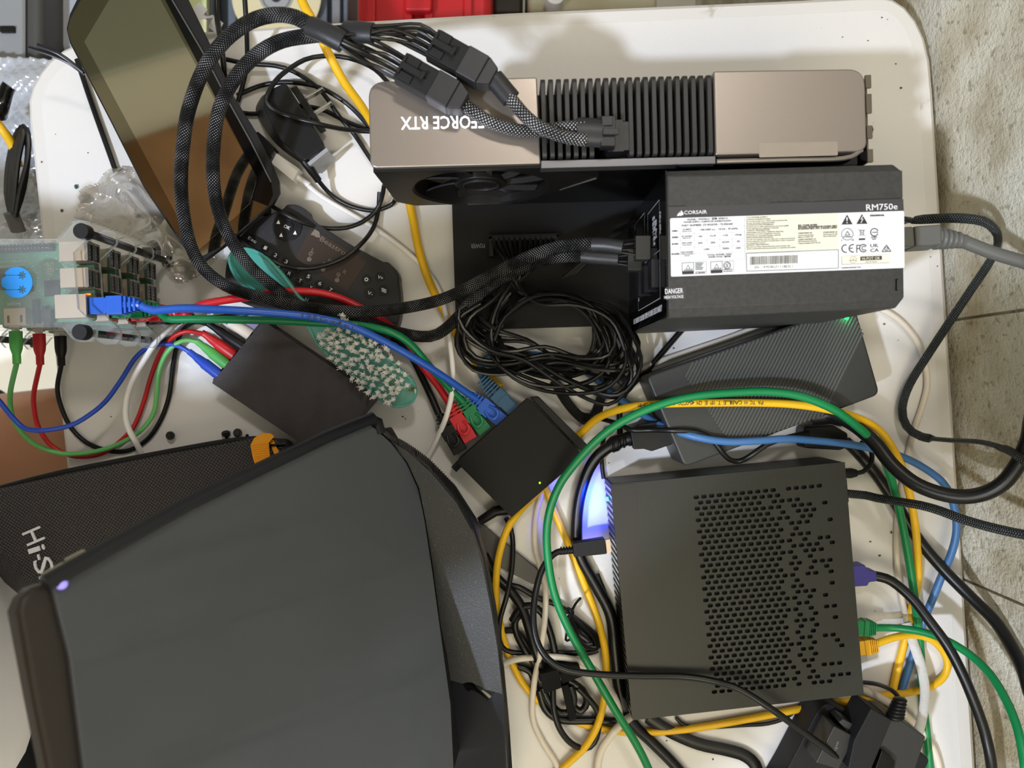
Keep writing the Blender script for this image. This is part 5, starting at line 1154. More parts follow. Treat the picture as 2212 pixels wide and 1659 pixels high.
cable('thin_cable', M_wire, [(1300, 905, .004), (1341, 917, .020), (1362, 929, .033), (1404, 929, .036), (1455, 930, .0475), (1505, 933, .048), (1539, 950, .048), (1560, 977, .048), (1577, 993, .042), (1598, 996, .040), (1622, 984, .046), (1655, 961, .048), (1690, 948, .046), (1720, 940, .030), (1745, 935, .022)], .0021, 'thin black cord wandering across the lower left corner of the power brick')
cable('thin_cable', M_wire, [(1500, 690, .004), (1479, 706, .004), (1434, 757, .004), (1398, 800, .003), (1362, 835, .003), (1343, 865, .003), (1338, 905, .003), (1340, 940, .003)], .0024, 'black cord between the dock tray and the power brick corner')
cable('thin_cable', M_wire, [(1309, 925, .003), (1302, 960, .003), (1300, 1000, .003), (1304, 1034, .003)], .0018, 'short piece of thin black cord above the small computer corner')

# ================= small computer
def mini_pc():
    t = thing('mini_computer', P(1570, 1270, 0), 'flat black metal mini computer with rows of small vent holes in its lid', 'computer')
    z = .0475; TL, TR, BR, BL = (1321, 1047), (1825, 998), (1866, 1500), (1367, 1556); q = [TL, TR, BR, BL]
    pl = rounded(poly(q, z), .0016, 3); m = MB(); lo = rounded(poly(q, z), .0018, 3)
    m.prism(lo, TZ+.0015, TZ+z-.0036); m.build('case', M_mini, t, bevel=.0006)
    A = Vector(XY(*TL, z)); ex = (Vector(XY(*TR, z))-A); ey = (Vector(XY(*BL, z))-A); W_, H_ = ex.length, ey.length; ex.normalize(); ey.normalize()
    def UV(px, py): r = Vector(XY(px, py, z))-A; det = ex.x*ey.y-ex.y*ey.x; return (r.x*ey.y-r.y*ey.x)/det, (ex.x*r.y-ex.y*r.x)/det
    def slot(px, py):
        c = Vector(XY(px, py, z)); a, b = .0021, .00155; out = []
        for i in range(12):
            th = 2*pi*i/12; x = a*abs(cos(th))**.55*(1 if cos(th) > 0 else -1); y = b*abs(sin(th))**.75*(1 if sin(th) > 0 else -1); v = c+ex*x+ey*y; out.append((v.x, v.y))
        return out
    cells = []; rr = random.Random(11)
    o0 = Vector((1504, 1074)); rowv = Vector((39.2, 420.5))/34; colv = Vector((16.6, -1.55))
    tails = ['11111', '', '1111 ', '111 1', '1 111', '11', '111  1', '1', '111', '1 11', '1111 1', '111', '1 1', '11 111', '1 1 1', '11 1', '1', '11   1', '111', '1 1  1', '11', '1 11', '1 1', '111  1', '1 1', '1 1', '11 11', '1  1', '11   1', '1 1', '11', '1 111 ', '1 1', '11 111', '1 111']
    for r in range(35):
        base = o0+rowv*r+(colv*.5 if r % 2 else Vector((0, 0)))
        full = [11, 11, 9, 11, 10, 12, 11, 11, 11, 12, 11, 12, 11, 10, 11, 12, 11, 10, 11, 12, 11, 12, 11, 10, 11, 10, 11, 12, 11, 10, 11, 11, 10, 11, 10][r]
        cols = list(range(full))+[full+1+i for i, ch in enumerate(tails[r]) if ch == '1' and full+1+i < 18]
        for c in cols:
            p = base+colv*c
            if p.x < 1808+(p.y-1060)*.08: cells.append((r, c+(.5 if r % 2 else 0), slot(p.x, p.y)))
    # lid as a mosaic of cells: plain quads, or quads pierced by a slot
    m = MB(); zt_, zl_ = TZ+z, TZ+z-.0012
    def flat(pxs): 
        c = [tuple(XY(p[0], p[1], z))+(zt_,) for p in pxs]
        ar = sum(c[i][0]*c[(i+1) % len(c)][1]-c[(i+1) % len(c)][0]*c[i][1] for i in range(len(c)))
        m.add(c if ar > 0 else c[::-1], [tuple(range(len(c)))])
    def xat(a, b, y): return a[0]+(b[0]-a[0])*(y-a[1])/(b[1]-a[1])
    def side(v, right):   # where the strip line at v (in rows) leaves the lid
        p = o0+rowv*v; a, b = (TR, BR) if right else (TL, BL); d = colv
        for _ in range(8): k = (xat(a, b, p.y)-p.x)/d.x; p = p+d*k
        return p
    rows = {}
    for (r, u, hp) in cells: rows.setdefault(r, []).append((u, hp))
    top_l, top_r = side(-.5, False), side(-.5, True); flat([TL, TR, tuple(top_r), tuple(top_l)])
    bot_l, bot_r = side(34.5, False), side(34.5, True); flat([tuple(bot_l), tuple(bot_r), BR, BL])
    for r in range(35):
        la, lb = side(r-.5, False), side(r+.5, False); ra, rb = side(r-.5, True), side(r+.5, True); pa, pb = la, lb
        for u, hp in sorted(rows[r]):
            a1, a2 = o0+colv*(u-.5)+rowv*(r-.5), o0+colv*(u-.5)+rowv*(r+.5); b1, b2 = o0+colv*(u+.5)+rowv*(r-.5), o0+colv*(u+.5)+rowv*(r+.5)
            if (a1-pa).length > .2: flat([tuple(pa), tuple(a1), tuple(a2), tuple(pb)])
            c_ = Vector((sum(p[0] for p in hp)/12, sum(p[1] for p in hp)/12)); quad = [Vector(XY(q_.x, q_.y, z)) for q_ in (a1, b1, b2, a2)]
            outer = []
            for p in hp:
                d = Vector(p)-c_; best = 9
                for i in range(4):
                    e0, e1 = quad[i], quad[(i+1) % 4]; e = e1-e0; den = d.x*e.y-d.y*e.x
                    if abs(den) < 1e-12: continue
                    w0 = e0-c_; tt = (w0.x*e.y-w0.y*e.x)/den; uu = (w0.x*d.y-w0.y*d.x)/den
                    if tt > 0 and -.001 <= uu <= 1.001: best = min(best, tt)
                outer.append(c_+d*best)
            n0 = 12; vs_ = [(p[0], p[1], zt_) for p in hp]+[(p.x, p.y, zt_) for p in outer]+[(p[0], p[1], zl_) for p in hp]; fs_ = []
            for i in range(n0): j = (i+1) % n0; fs_ += [(i, n0+i, n0+j, j), (i, j, 2*n0+j, 2*n0+i)]
            m.add(vs_, fs_)
            for q_ in quad:      # the corner slivers
                near = sorted(range(12), key=lambda i: (outer[i]-q_).length)[:2]
                m.add([(q_.x, q_.y, zt_), (outer[near[0]].x, outer[near[0]].y, zt_), (outer[near[1]].x, outer[near[1]].y, zt_)], [(0, 1, 2)])
            pa, pb = b1, b2
        flat([tuple(pa), tuple(ra), tuple(rb), tuple(pb)])
    bm = bmesh.new(); o = m.build('lid', M_mini, t, smooth=False); bm.from_mesh(o.data)
    for f_ in bm.faces:
        if abs(f_.normal.z) > .5 and f_.normal.z < 0: f_.normal_flip()
    bm.to_mesh(o.data); bm.free()
    # walls between lid and case, set as a thin rim so that the vents look into the dark inside
    inn = []
    cc = Vector((sum(p[0] for p in pl)/len(pl), sum(p[1] for p in pl)/len(pl)))
    for p in pl: v = Vector(p); inn.append(tuple(v+(cc-v)*.012))
    m = MB(); n = len(pl); vs = [(p[0], p[1], zz) for zz in (TZ+z-.0037, TZ+z-.0011) for p in pl]+[(p[0], p[1], zz) for zz in (TZ+z-.0037, TZ+z-.0011) for p in inn]; fs = []
    for i in range(n):
        j = (i+1) % n; fs += [(i, j, n+j, n+i), (2*n+j, 2*n+i, 3*n+i, 3*n+j)]
    m.add(vs, fs); m.build('lid_rim', M_mini, t, smooth=False)
    m = MB(); m.prism([tuple(cc+(Vector(p)-cc)*.96) for p in pl], TZ+z-.0036, TZ+z-.0030); m.build('inner_shade', mat('inner_shade_black', (7, 7, 7), .6), t)  # black sheet that paints the shade inside, behind the vent slots
    # front bezel strip and seam
    def W2(u, v, zz=0): p = A+ex*u+ey*v; return (p.x, p.y)
    m = MB(); m.prism([W2(-.0006, .001), W2(.0185, .001), W2(.0185, H_-.001), W2(-.0006, H_-.001)], TZ+z, TZ+z+.0003); m.build('front_band', mat('band_grey', (50, 48, 46), .45, .3), t, smooth=False)
    m = MB()
    for k in range(34):
        v = .0035+k*(H_-.007)/33; m.prism([W2(-.0007, v), W2(.0004, v), W2(.0004, v+.0022), W2(-.0007, v+.0022)], TZ+.003, TZ+z-.001)
    m.build('front_grille', M_gloss, t)
    u, v = UV(1313, 1086); p = Vector(W2(-.0019, v)); m = MB(); m.cyl((p.x-.0003, p.y, TZ+.030), .0016, .0012, axis='x', n=16); m.build('status_light', M_led_b, t)
    # rear plates and feet
    u, v = UV(1840, 1060); m = MB(); m.prism([W2(W_-.0005, .014), W2(W_+.0028, .014), W2(W_+.0028, .032), W2(W_-.0005, .032)], TZ+.012, TZ+z-.006); m.build('rear_plate', M_black, t)
    for a, b in ((.02, .02), (W_-.02, .02), (.02, H_-.02), (W_-.02, H_-.02)): p = W2(a, b); g = MB(); g.cyl((p[0], p[1], TZ+.001), .006, .002); g.build('foot', M_rubber, t)
    l = bpy.data.lights.new('blue_status_glow', 'SPOT'); l.energy = .6; l.color = (.0, .03, 1); l.shadow_soft_size = .002; l.spot_size = radians(110); l.spot_blend = 1; o = bpy.data.objects.new('blue_status_glow', l); COL.objects.link(o)
    s_ = P(1312, 1086, .030)+Vector((-.0062, 0, 0)); o.location = s_; tg = P(1262, 1078, 0); o.rotation_euler = (tg-s_).to_track_quat('-Z', 'Y').to_euler()
mini_pc()
def black_hdmi():
    t = thing('video_cable', P(2000, 1340, 0), 'black video cable with a violet plug at the back of the mini computer', 'cable')
    z = .020; m = MB(); m.prism(rounded(poly([(1822, 1224), (1868, 1220), (1876, 1232), (1893, 1234), (1895, 1256), (1878, 1258), (1874, 1266), (1824, 1269)], .027), .001), TZ+.014, TZ+.027); m.build('plug', M_purple, t, bevel=.0008)
    m = MB(); m.tube(spline(pp([(1890, 1244, z), (1915, 1250, .022), (1938, 1264, .024), (1973, 1296, .030), (2009, 1343, .038), (2046, 1394, .046), (2078, 1454, .052), (2105, 1518, .056), (2128, 1586, .058), (2142, 1659, .060), (2148, 1780, .050), (2120, 1950, .020), (2080, 2150, .004)])), .0040, n=14); m.build('jacket', M_wire, t)
black_hdmi()
def net(label, m_, mb, a, b, z, path, r=.0030, extra=None):
    t = thing('network_cable', P(path[len(path)//2][0], path[len(path)//2][1], 0), label, 'network cable')
    M = frame((a[0], a[1], z), (b[0], b[1], z)); L = (P(b[0], b[1], z)-P(a[0], a[1], z)).length
    m = MB(); m.box((-.006, 0, 0), (.020, .0115, .008), M); m.box((L*.2, 0, 0), (L*.4, .0125, .010), M)
    for k in range(4): m.box((L*(.5+.14*k), 0, 0), (L*.075, .0125-k*.0009, .0095), M)
    m.tube([M @ Vector((0, 0, 0)), M @ Vector((L, 0, 0))], .0036, n=10); m.build('boot', mb, t, bevel=.0003)
    m = MB(); m.tube(spline(pp([(b[0]-4, b[1]-0, z)]+path)), r, n=12); m.build('jacket', m_, t)
net('green network cable plugged into the mini computer and rising to the wall', M_green2, M_green2, (1862, 1354), (1889, 1356), .018, [(1920, 1356, .018), (1950, 1358, .022), (2000, 1367, .032), (2050, 1386, .044), (2100, 1418, .058), (2140, 1458, .074), (2172, 1510, .090), (2195, 1565, .104), (2208, 1620, .114), (2216, 1690, .12), (2222, 1850, .11), (2200, 2050, .08)])
net('yellow network cable plugged in beside the green one, looping back under the mini computer', M_yellow, M_yellowd, (1864, 1396), (1893, 1392), .018, [(1915, 1382, .016), (1945, 1374, .013), (1980, 1372, .010), (2012, 1382, .008), (2036, 1405, .006), (2047, 1435, .006), (2036, 1465, .006), (2005, 1485, .006), (1960, 1496, .006), (1910, 1503, .006), (1850, 1512, .005), (1780, 1522, .004), (1700, 1537, .004), (1600, 1556, .004), (1500, 1573, .004), (1420, 1581, .004), (1340, 1580, .004), (1270, 1567, .004), (1200, 1540, .004), (1140, 1490, .004), (1105, 1430, .004), (1083, 1360, .004), (1072, 1290, .006), (1075, 1215, .014), (1095, 1145, .018), (1122, 1105, .014), (1150, 1075, .006), (1170, 1055, .004)])
YC = cable('network_cable', M_yellow, [(1225, 955, .006), (1250, 940, .008), (1290, 904, .020), (1340, 884, .036), (1400, 874, .0490), (1480, 871, .0490), (1560, 870, .0490), (1640, 870, .0490), (1720, 874, .0495), (1800, 887, .050), (1865, 908, .046), (1905, 936, .038), (1935, 980, .030), (1953, 1025, .024), (1970, 1092, .018), (1981, 1174, .012), (1983, 1250, .006), (1970, 1312, .004), (1955, 1380, .0035), (1940, 1440, .0035), (1927, 1500, .0035), (1918, 1560, .0035)], .0031, 'yellow network cable with small black print arching over the power brick', 'network cable', n=12)
print_along(YC, [(1720, 874, .0495), (1640, 870, .0490), (1560, 870, .0490), (1480, 871, .0490), (1400, 874, .0490), (1340, 884, .036), (1290, 904, .020)], 'PATCH CABLE TYPE CM 60°C CAT5E COMM', 8, .0031, M_ink, .025)
cable('network_cable', M_green2, [(1560, 2150, .0035), (1520, 1960, .006), (1455, 1790, .022), (1400, 1659, .032), (1370, 1600, .034), (1330, 1536, .036), (1280, 1450, .036), (1230, 1362, .036), (1197, 1280, .036), (1182, 1190, .038), (1184, 1120, .042), (1205, 1055, .046), (1240, 1004, .050), (1290, 950, .055), (1345, 910, .060), (1420, 876, .064), (1500, 856, .066), (1580, 848, .066), (1660, 846, .066), (1730, 856, .066), (1800, 884, .064), (1850, 920, .058), (1890, 958, .048), (1913, 1000, .038), (1935, 1070, .028), (1952, 1147, .020), (1968, 1238, .014), (1978, 1312, .012), (1988, 1400, .006), (1993, 1508, .005), (2002, 1586, .005), (2008, 1665, .005), (2012, 1800, .005), (2020, 2150, .005)], .0032, 'long green network cable making the biggest arch over the power brick', 'network cable', n=12)
cable('network_cable', M_yellow, [(1150, 1025, .004), (1176, 1050, .004), (1196, 1100, .004), (1225, 1170, .005), (1262, 1262, .005), (1290, 1335, .005), (1306, 1400, .008), (1309, 1465, .010), (1303, 1520, .010), (1290, 1568, .012), (1262, 1615, .008), (1215, 1660, .005), (1150, 1730, .004), (1090, 1850, .004), (1060, 2050, .004), (1050, 2200, .004)], .0031, 'yellow network cable running straight down beside the mini computer', 'network cable', n=12)
cable('sleeved_cable', M_slv3, [(1802, 484, .055), (1880, 479, .056), (1949, 477, .060), (1975, 475, .075), (2008, 473, .085), (2050, 471, .092), (2085, 472, .096), (2124, 478, .096), (2148, 495, .092), (2156, 520, .086), (2140, 562, .070), (2097, 627, .050), (2052, 694, .032), (2008, 761, .018), (1965, 830, .010), (1949, 882, .008), (1958, 920, .010), (1990, 943, .020), (2052, 951, .050), (2119, 955, .080), (2177, 972, .106), (2208, 991, .118), (2245, 1018, .13), (2340, 1040, .18), (2553, 1076, .25), (4076, 1335, .45)], .0031, 'flat black sleeved cable swinging out behind the power supply towards the wall', n=14, flat=(1.15, .6))
cable('sleeved_cable', M_slv3, [(1804, 1063, .026), (1838, 1067, .026), (1870, 1070, .028), (1895, 1076, .032), (1945, 1084, .042), (1991, 1092, .056), (2030, 1103, .068), (2069, 1118, .080), (2110, 1131, .090), (2160, 1144, .104), (2212, 1155, .118), (2250, 1160, .128), (2340, 1195, .18), (2553, 1263, .25), (4076, 1720, .45)], .0034, 'black sleeved cable leaving the back of the mini computer for the wall', n=14)
def small_lead():
    t = thing('antenna_cable', P(1870, 1010, 0), 'short thin black lead curling from the top rear corner of the mini computer', 'cable')
    m = MB(); m.tube(pp([(1804, 1023, .026), (1838, 1022, .026), (1850, 1022, .026)]), [.0036, .0042, .0030], n=12); m.build('plug', M_rubber, t)
    m = MB(); m.tube(spline(pp([(1846, 1022, .026), (1864, 1019, .026), (1880, 1004, .024), (1884, 985, .020), (1878, 968, .014), (1860, 955, .006)])), .0019, n=10); m.build('cord', M_wire, t)
small_lead()
def grey_cord():
    t = thing('mains_cable', P(2060, 520, 0), 'grey mains cord with a ribbed plug pushed into the power supply', 'cable')
    z = .118; m = MB(); a, b = (1879, 521, z), (2018, 512, z); M = frame(a, b); L = (P(*b)-P(*a)).length
    m.box((L*.28, 0, 0), (L*.62, .0135, .018), M); m.box((L*.80, 0, 0), (L*.42, .0155, .019), M, 0, .96, .86); m.build('plug', M_grey, t, bevel=.0014)
    m = MB(); 
    for k in range(5): p = P(2022+k*12, 514+k*1.2, z); m.ball((p.x, p.y, p.z), .0082-k*.0006, n=14, m=10, sc=(.42, 1, 1))
    m.tube(pp([(2010, 513, z), (2085, 522, z)]), [.0062, .0048], n=12); m.build('strain_relief', M_grey, t)
    m = MB(); m.tube(spline(pp([(2078, 520, z), (2105, 531, .119), (2150, 548, .121), (2212, 566, .124), (2250, 578, .126), (2340, 550, .18), (2553, 497, .25), (4076, 148, .45)])), .0045, n=14); m.build('cord', M_grey, t)
grey_cord()
def usb_lead():
    t = thing('usb_cable', P(1270, 1185, 0), 'black USB cable plugged into the front and trailing over the lid of the mini computer', 'cable')
    z = .026; m = MB(); m.prism(rounded(poly([(1237, 1174), (1306, 1163), (1311, 1197), (1240, 1204)], z+.004), .001), TZ+z-.005, TZ+z+.004); m.build('plug', M_blackm, t, bevel=.0008)
    m = MB(); m.prism(poly([(1308, 1167), (1318, 1165), (1321, 1193), (1311, 1195)], z+.002), TZ+z-.003, TZ+z+.002); m.build('metal_tip', M_usbm, t)
    m = MB()
    for k in range(5): p = P(1212+k*6, 1190-k*.6, z); m.ball(tuple(p), .0034, n=12, m=8, sc=(.35, 1, .9))
    m.tube(pp([(1206, 1192, z), (1240, 1189, z)]), .0026, n=10); m.build('strain_relief', M_rubber, t)
    m = MB(); m.tube(spline(pp([(1210, 1191, z), (1195, 1198, .028), (1172, 1228, .034), (1157, 1280, .042), (1152, 1335, .048), (1160, 1385, .052), (1185, 1425, .055), (1225, 1447, .057), (1300, 1457, .056), (1384, 1460, .054), (1469, 1461, .053), (1536, 1470, .056), (1595, 1488, .062), (1658, 1526, .066), (1721, 1571, .064), (1785, 1617, .056), (1839, 1659, .048), (1880, 1695, .044), (1895, 1760, .036)])), .0026, n=12); m.build('cord', M_wire, t)
usb_lead()
cable('thin_cable', M_wire, [(1460, 1550, .003), (1482, 1568, .003), (1530, 1571, .003), (1600, 1567, .003), (1658, 1563, .003), (1700, 1549, .003), (1728, 1524, .003), (1745, 1500, .003)], .0016, 'thin black cord peeking out under the lower edge of the mini computer')
cable('flat_cable', M_wire, [(1400, 1550, .004), (1447, 1580, .004), (1510, 1607, .004), (1570, 1620, .004), (1612, 1634, .004), (1636, 1665, .004), (1640, 1740, .004), (1625, 1900, .004), (1620, 2150, .004)], .0046, 'flat black cord bending below the mini computer at the bottom of the table', flat=(1.15, .5))
cable('thin_cable', M_wire, [(1290, 1240, .003), (1312, 1300, .003), (1320, 1370, .003), (1332, 1450, .003), (1345, 1520, .003)], .0020, 'thin black cord squeezed along the front of the mini computer')
# cream and white cables
cable('thin_cable', M_cream, [(1215, 2150, .003), (1235, 1900, .003), (1225, 1750, .003), (1205, 1659, .003), (1174, 1606, .003), (1151, 1552, .003), (1153, 1482, .012), (1164, 1425, .016), (1172, 1378, .018), (1178, 1321, .018), (1178, 1267, .016), (1168, 1228, .012), (1157, 1186, .008), (1155, 1143, .006), (1159, 1105, .004), (1170, 1068, .003), (1185, 1030, .003), (1230, 955, .003), (1290, 895, .003), (1357, 822, .003), (1404, 789, .003), (1479, 762, .003), (1568, 732, .003), (1658, 700, .003), (1780, 672, .003), (1870, 662, .003), (1912, 672, .003), (1954, 703, .003), (1988, 752, .003), (2003, 819, .003), (1995, 868, .003), (1977, 922, .003), (1963, 975, .003), (1950, 1042, .003), (1940, 1109, .003), (1937, 1156, .003), (1939, 1229, .003), (1950, 1302, .003), (1962, 1350, .004)], .0025, 'long cream cable lying on the table around both sides of the power brick')
cable('flat_cable', M_slvw, [(1958, 1345, .006), (1975, 1395, .010), (1990, 1440, .014), (1998, 1490, .022), (1993, 1545, .034), (1976, 1605, .044), (1955, 1650, .048), (1930, 1700, .05)], .0036, 'white ribbed ribbon cable crossing over the plugs at the lower right', flat=(1.15, .6), n=12)
cable('thin_cable', M_cream, [(1060, 1450, .004), (1084, 1436, .006), (1112, 1425, .010), (1155, 1420, .012), (1201, 1419, .012), (1251, 1428, .014), (1286, 1448, .018), (1313, 1479, .018), (1332, 1515, .012), (1342, 1545, .006)], .0026, 'white cable arching sideways from the monitor to the mini computer')
cable('thin_cable', M_cream, [(1372, 1540, .004), (1360, 1550, .012), (1340, 1566, .016), (1317, 1592, .014), (1298, 1622, .010), (1290, 1665, .008), (1286, 1740, .004), (1300, 1900, .004), (1310, 2150, .004)], .0032, 'short thick white cable at the lower left corner of the mini computer')
cable('thin_cable', M_cream, [(1850, 1485, .008), (1890, 1502, .008), (1930, 1524, .008), (1968, 1555, .006), (2000, 1594, .004), (2022, 1636, .0035), (2036, 1720, .0035), (2050, 1900, .0035), (2050, 2150, .0035)], .0034, 'thick cream cable from under the mini computer passing the plugs')

# ================= 24 wire bundle
def wire_bundle():
    t = thing('wire_bundle', P(1200, 740, 0), 'tangled loom of loose black wires spilling from the dock power socket', 'wire loom')
    rr = random.Random(4); N_ = Vector((1108, 628))
    fam = ([(1066, 680), (1052, 750), (1085, 815), (1160, 858), (1250, 872), (1330, 852), (1364, 795), (1350, 728), (1300, 672), (1225, 645), (1150, 650), (1090, 690), (1062, 745)],
           [(1160, 652), (1240, 650), (1310, 678), (1350, 735), (1362, 800), (1318, 850), (1225, 822), (1140, 768), (1062, 752), (1008, 715), (1000, 676), (1045, 650)],
           [(1052, 655), (1006, 692), (990, 742), (1022, 790), (1100, 800), (1200, 782), (1290, 800), (1350, 790), (1366, 740), (1330, 690)])
    for i in range(24):
        sx = 1066+(i % 12)*11.2; j = lambda a: rr.uniform(-a, a); k = rr.uniform(.70, 1.07) if i % 3 else rr.uniform(.66, 1.04); z0 = .008+.034*((i*5) % 24)/23; sk = Vector((j(.07), j(.07)))
        def L(x, y, n_): d = Vector((x, y))-N_; v = N_+d*k+Vector((d.y*sk.x, d.x*sk.y)); return (v.x+j(4), v.y+j(4), max(.003, z0+.008*sin(n_*.9+i)+j(.002)))
        start = [(sx, 512+8*(i//12), .024), (sx+2, 530, .029), (sx+(1120-sx)*.35+4, 560, .032+.004*(i % 2)), (1112+j(12), 606+j(5), .034+j(.008))]
        body = [L(x, y, n_) for n_, (x, y) in enumerate(fam[i % 3])]
        m = MB(); m.tube(spline([P(*q) for q in start+body], .006), .0016, n=7); m.build('wire', M_wire, t)
    for k in range(4):
        m = MB(); m.tube(spline(pp([(1190+k*6, 825, .010), (1215+k*6, 868, .008), (1245+k*3, 903-k*4, .006), (1268, 916-k*7, .005), (1292-k*5, 905-k*4, .005), (1302-k*5, 872, .008), (1310-k*4, 835, .012)]), .005), .0013, n=7); m.build('wire', M_wire, t)
    for k in range(4):
        m = MB(); m.tube(spline([P(1215+k*9, 600-k*3, .030), P(1265+k*7, 560-k*5, .040), P(1320, 515-k*3, .055), P(1372, 478, .075+k*.002)], .006), .0013, n=7); m.build('wire', M_wire, t)
    m = MB(); p = P(1325, 838, .02); m.tube(spline([P(1306, 815, .004), P(1330, 812, .030), P(1352, 830, .034), P(1345, 850, .012)], .003), .0030, n=8, flat=(1.5, .5)); m.build('wire_wrap', M_black, t)
wire_bundle()

# ================= cord tangle at the bottom centre
def tangle():
    t = thing('cord_bundle', P(1200, 1450, 0), 'messy bundle of black cords with two dark plugs beside the yellow loop', 'cord bundle')
    paths = [([(1194, 1490, .012), (1196, 1530, .014), (1208, 1572, .014), (1232, 1604, .010), (1262, 1617, .006), (1284, 1603, .006), (1293, 1570, .008), (1291, 1538, .010), (1274, 1512, .012), (1248, 1485, .014)], .0026),
             ([(1046, 1198, .004), (1071, 1245, .005), (1103, 1277, .008), (1128, 1314, .010), (1143, 1358, .012), (1156, 1402, .014), (1172, 1450, .014)], .0040),
             ([(1106, 1340, .006), (1122, 1315, .010), (1147, 1308, .012), (1172, 1325, .012), (1188, 1364, .010), (1198, 1405, .008), (1206, 1450, .008)], .0030),
             ([(1160, 1440, .008), (1135, 1405, .008), (1117, 1372, .006), (1112, 1345, .006), (1122, 1330, .008), (1140, 1330, .010)], .0030),
             ([(1090, 1362, .003), (1110, 1362, .004), (1130, 1380, .005), (1150, 1420, .006), (1165, 1470, .006)], .0028),
             ([(1048, 1245, .003), (1085, 1262, .004), (1120, 1268, .006), (1160, 1290, .006), (1200, 1305, .005), (1228, 1322, .005)], .0024),
             ([(1230, 1470, .012), (1258, 1490, .012), (1268, 1515, .010), (1256, 1535, .008), (1238, 1525, .008), (1230, 1500, .010), (1222, 1475, .012)], .0030),
             ([(1165, 1490, .006), (1178, 1530, .006), (1205, 1552, .006), (1240, 1556, .005), (1290, 1556, .004), (1335, 1560, .004)], .0036),
             ([(1172, 1485, .012), (1185, 1515, .012), (1210, 1540, .010), (1232, 1535, .010), (1240, 1510, .012), (1232, 1480, .014)], .0030),
             ([(1118, 1440, .003), (1145, 1450, .004), (1160, 1490, .004), (1178, 1530, .004)], .0030)]
    for q, r in paths: m = MB(); m.tube(spline(pp(q)), r, n=10); m.build('cord', M_wire, t)
    for q, z in (([(1164, 1456), (1208, 1446), (1214, 1486), (1176, 1500)], .026), ([(1206, 1440), (1250, 1436), (1258, 1462), (1214, 1478)], .022), ([(1212, 1482), (1228, 1478), (1246, 1552), (1230, 1560)], .016)):
        m = MB(); m.prism(rounded(poly(q, z), .001), TZ+.004, TZ+z); m.build('plug', mat('plug_dull', (12, 12, 13), .7, spec=.2), t, bevel=.001)
tangle()
def hank():
    t = thing('tied_cord_hank', P(1262, 1368, 0), 'small hank of thin black cord held by a twisted wire tie', 'cord bundle')
    rr = random.Random(9)
    for k in range(6):
        a = k*2.2; m = MB(); m.tube(spline([P(x+rr.uniform(-3, 3), y+rr.uniform(-3, 3), .004+.003*(k % 3)) for x, y in ((1229, 1325), (1258-a, 1340+a*1.8), (1288-a*1.5, 1368+a), (1294-a, 1398-a*.6), (1270-a, 1400-a), (1250-a*.6, 1372), (1230, 1330))], .003), .0013, n=7); m.build('strand', M_wire, t)
    m = MB(); m.tube(spline(pp([(1254, 1292, .022), (1243, 1305, .018), (1234, 1324, .014), (1228, 1350, .012), (1222, 1382, .008), (1230, 1382, .006)])), .0011, n=7); m.tube(spline(pp([(1218, 1318, .004), (1228, 1314, .015), (1238, 1322, .014), (1232, 1334, .004)])), .0011, n=7); m.build('wire_tie', M_black, t)
hank()

# ================= power strip and plugs, lower right
def strip():
    t = thing('power_strip', P(1850, 1700, 0), 'black power strip at the bottom edge carrying several plugs', 'power strip')
    z = .030; m = MB(); m.prism(rounded(poly([(1770, 1528), (1790, 1518), (2010, 1640), (1880, 1900), (1560, 1900), (1700, 1662)], z), .004), TZ+.001, TZ+z); m.build('case', M_blackm, t, bevel=.002)
    p = P(1820, 1624, z); m = MB(); m.cyl((p.x, p.y, p.z+.006), .0040, .012, n=20); m.build('rocker_light', M_led_y, t)
strip()
def block(name, label, q, z0, z1, m_, cat='plug', extra=None):
    t = thing(name, P(q[0][0], q[0][1], z0), label, cat); m = MB(); m.prism(rounded(poly(q, z1), .0015), TZ+z0, TZ+z1); m.build('case', m_, t, bevel=.001)
    if extra: extra(t)
    return t
def ex1(t):
    m = MB(); m.prism(rounded(poly([(1812, 1560), (1822, 1553), (1862, 1575), (1855, 1592), (1845, 1598)], .050), .001), TZ+.032, TZ+.050); m.build('collar', M_brick, t, bevel=.001)
    m = MB(); m.text('Ugreen', (1806, 1622), (1812, 1602), 6, .0552); m.build('lettering', M_inkd, t, smooth=False)
block('wall_adapter', 'dark grey charger block on the power strip beside the green light', [(1802, 1568), (1848, 1592), (1812, 1662), (1762, 1648)], .031, .055, mat('adapter_grey', (40, 40, 40), .4), 'charger', ex1)
block('plug_block', 'tall black square plug in the middle of the power strip', [(1882, 1530), (1927, 1556), (1880, 1668), (1832, 1662), (1845, 1600)], .031, .062, M_blackm, 'plug')
def ex2(t):
    m = MB(); m.tube(spline(pp([(1866, 1474, .006), (1895, 1478, .020), (1925, 1490, .040), (1940, 1505, .050), (1945, 1520, .056)])), .0018, n=8); m.build('cord', M_wire, t)
    m = MB()
    for k in range(6): p = P(1944-k*2.4, 1512+k*7, .056); m.ball(tuple(p), .0052+k*.0004, n=12, m=8, sc=(1, .40, 1))
    m.build('strain_relief', M_rubber, t)
block('plug_block', 'grey wall plug with a ribbed cord under the white ribbon cable', [(1908, 1540), (1930, 1545), (2000, 1592), (1975, 1668), (1890, 1668)], .031, .056, mat('adapter_grey2', (46, 46, 46), .4), 'plug', ex2)
block('clear_plug', 'shiny dark plug corner at the bottom edge between the two plugs', [(1905, 1620), (1935, 1645), (1925, 1700), (1880, 1690)], .0565, .062, M_gloss)
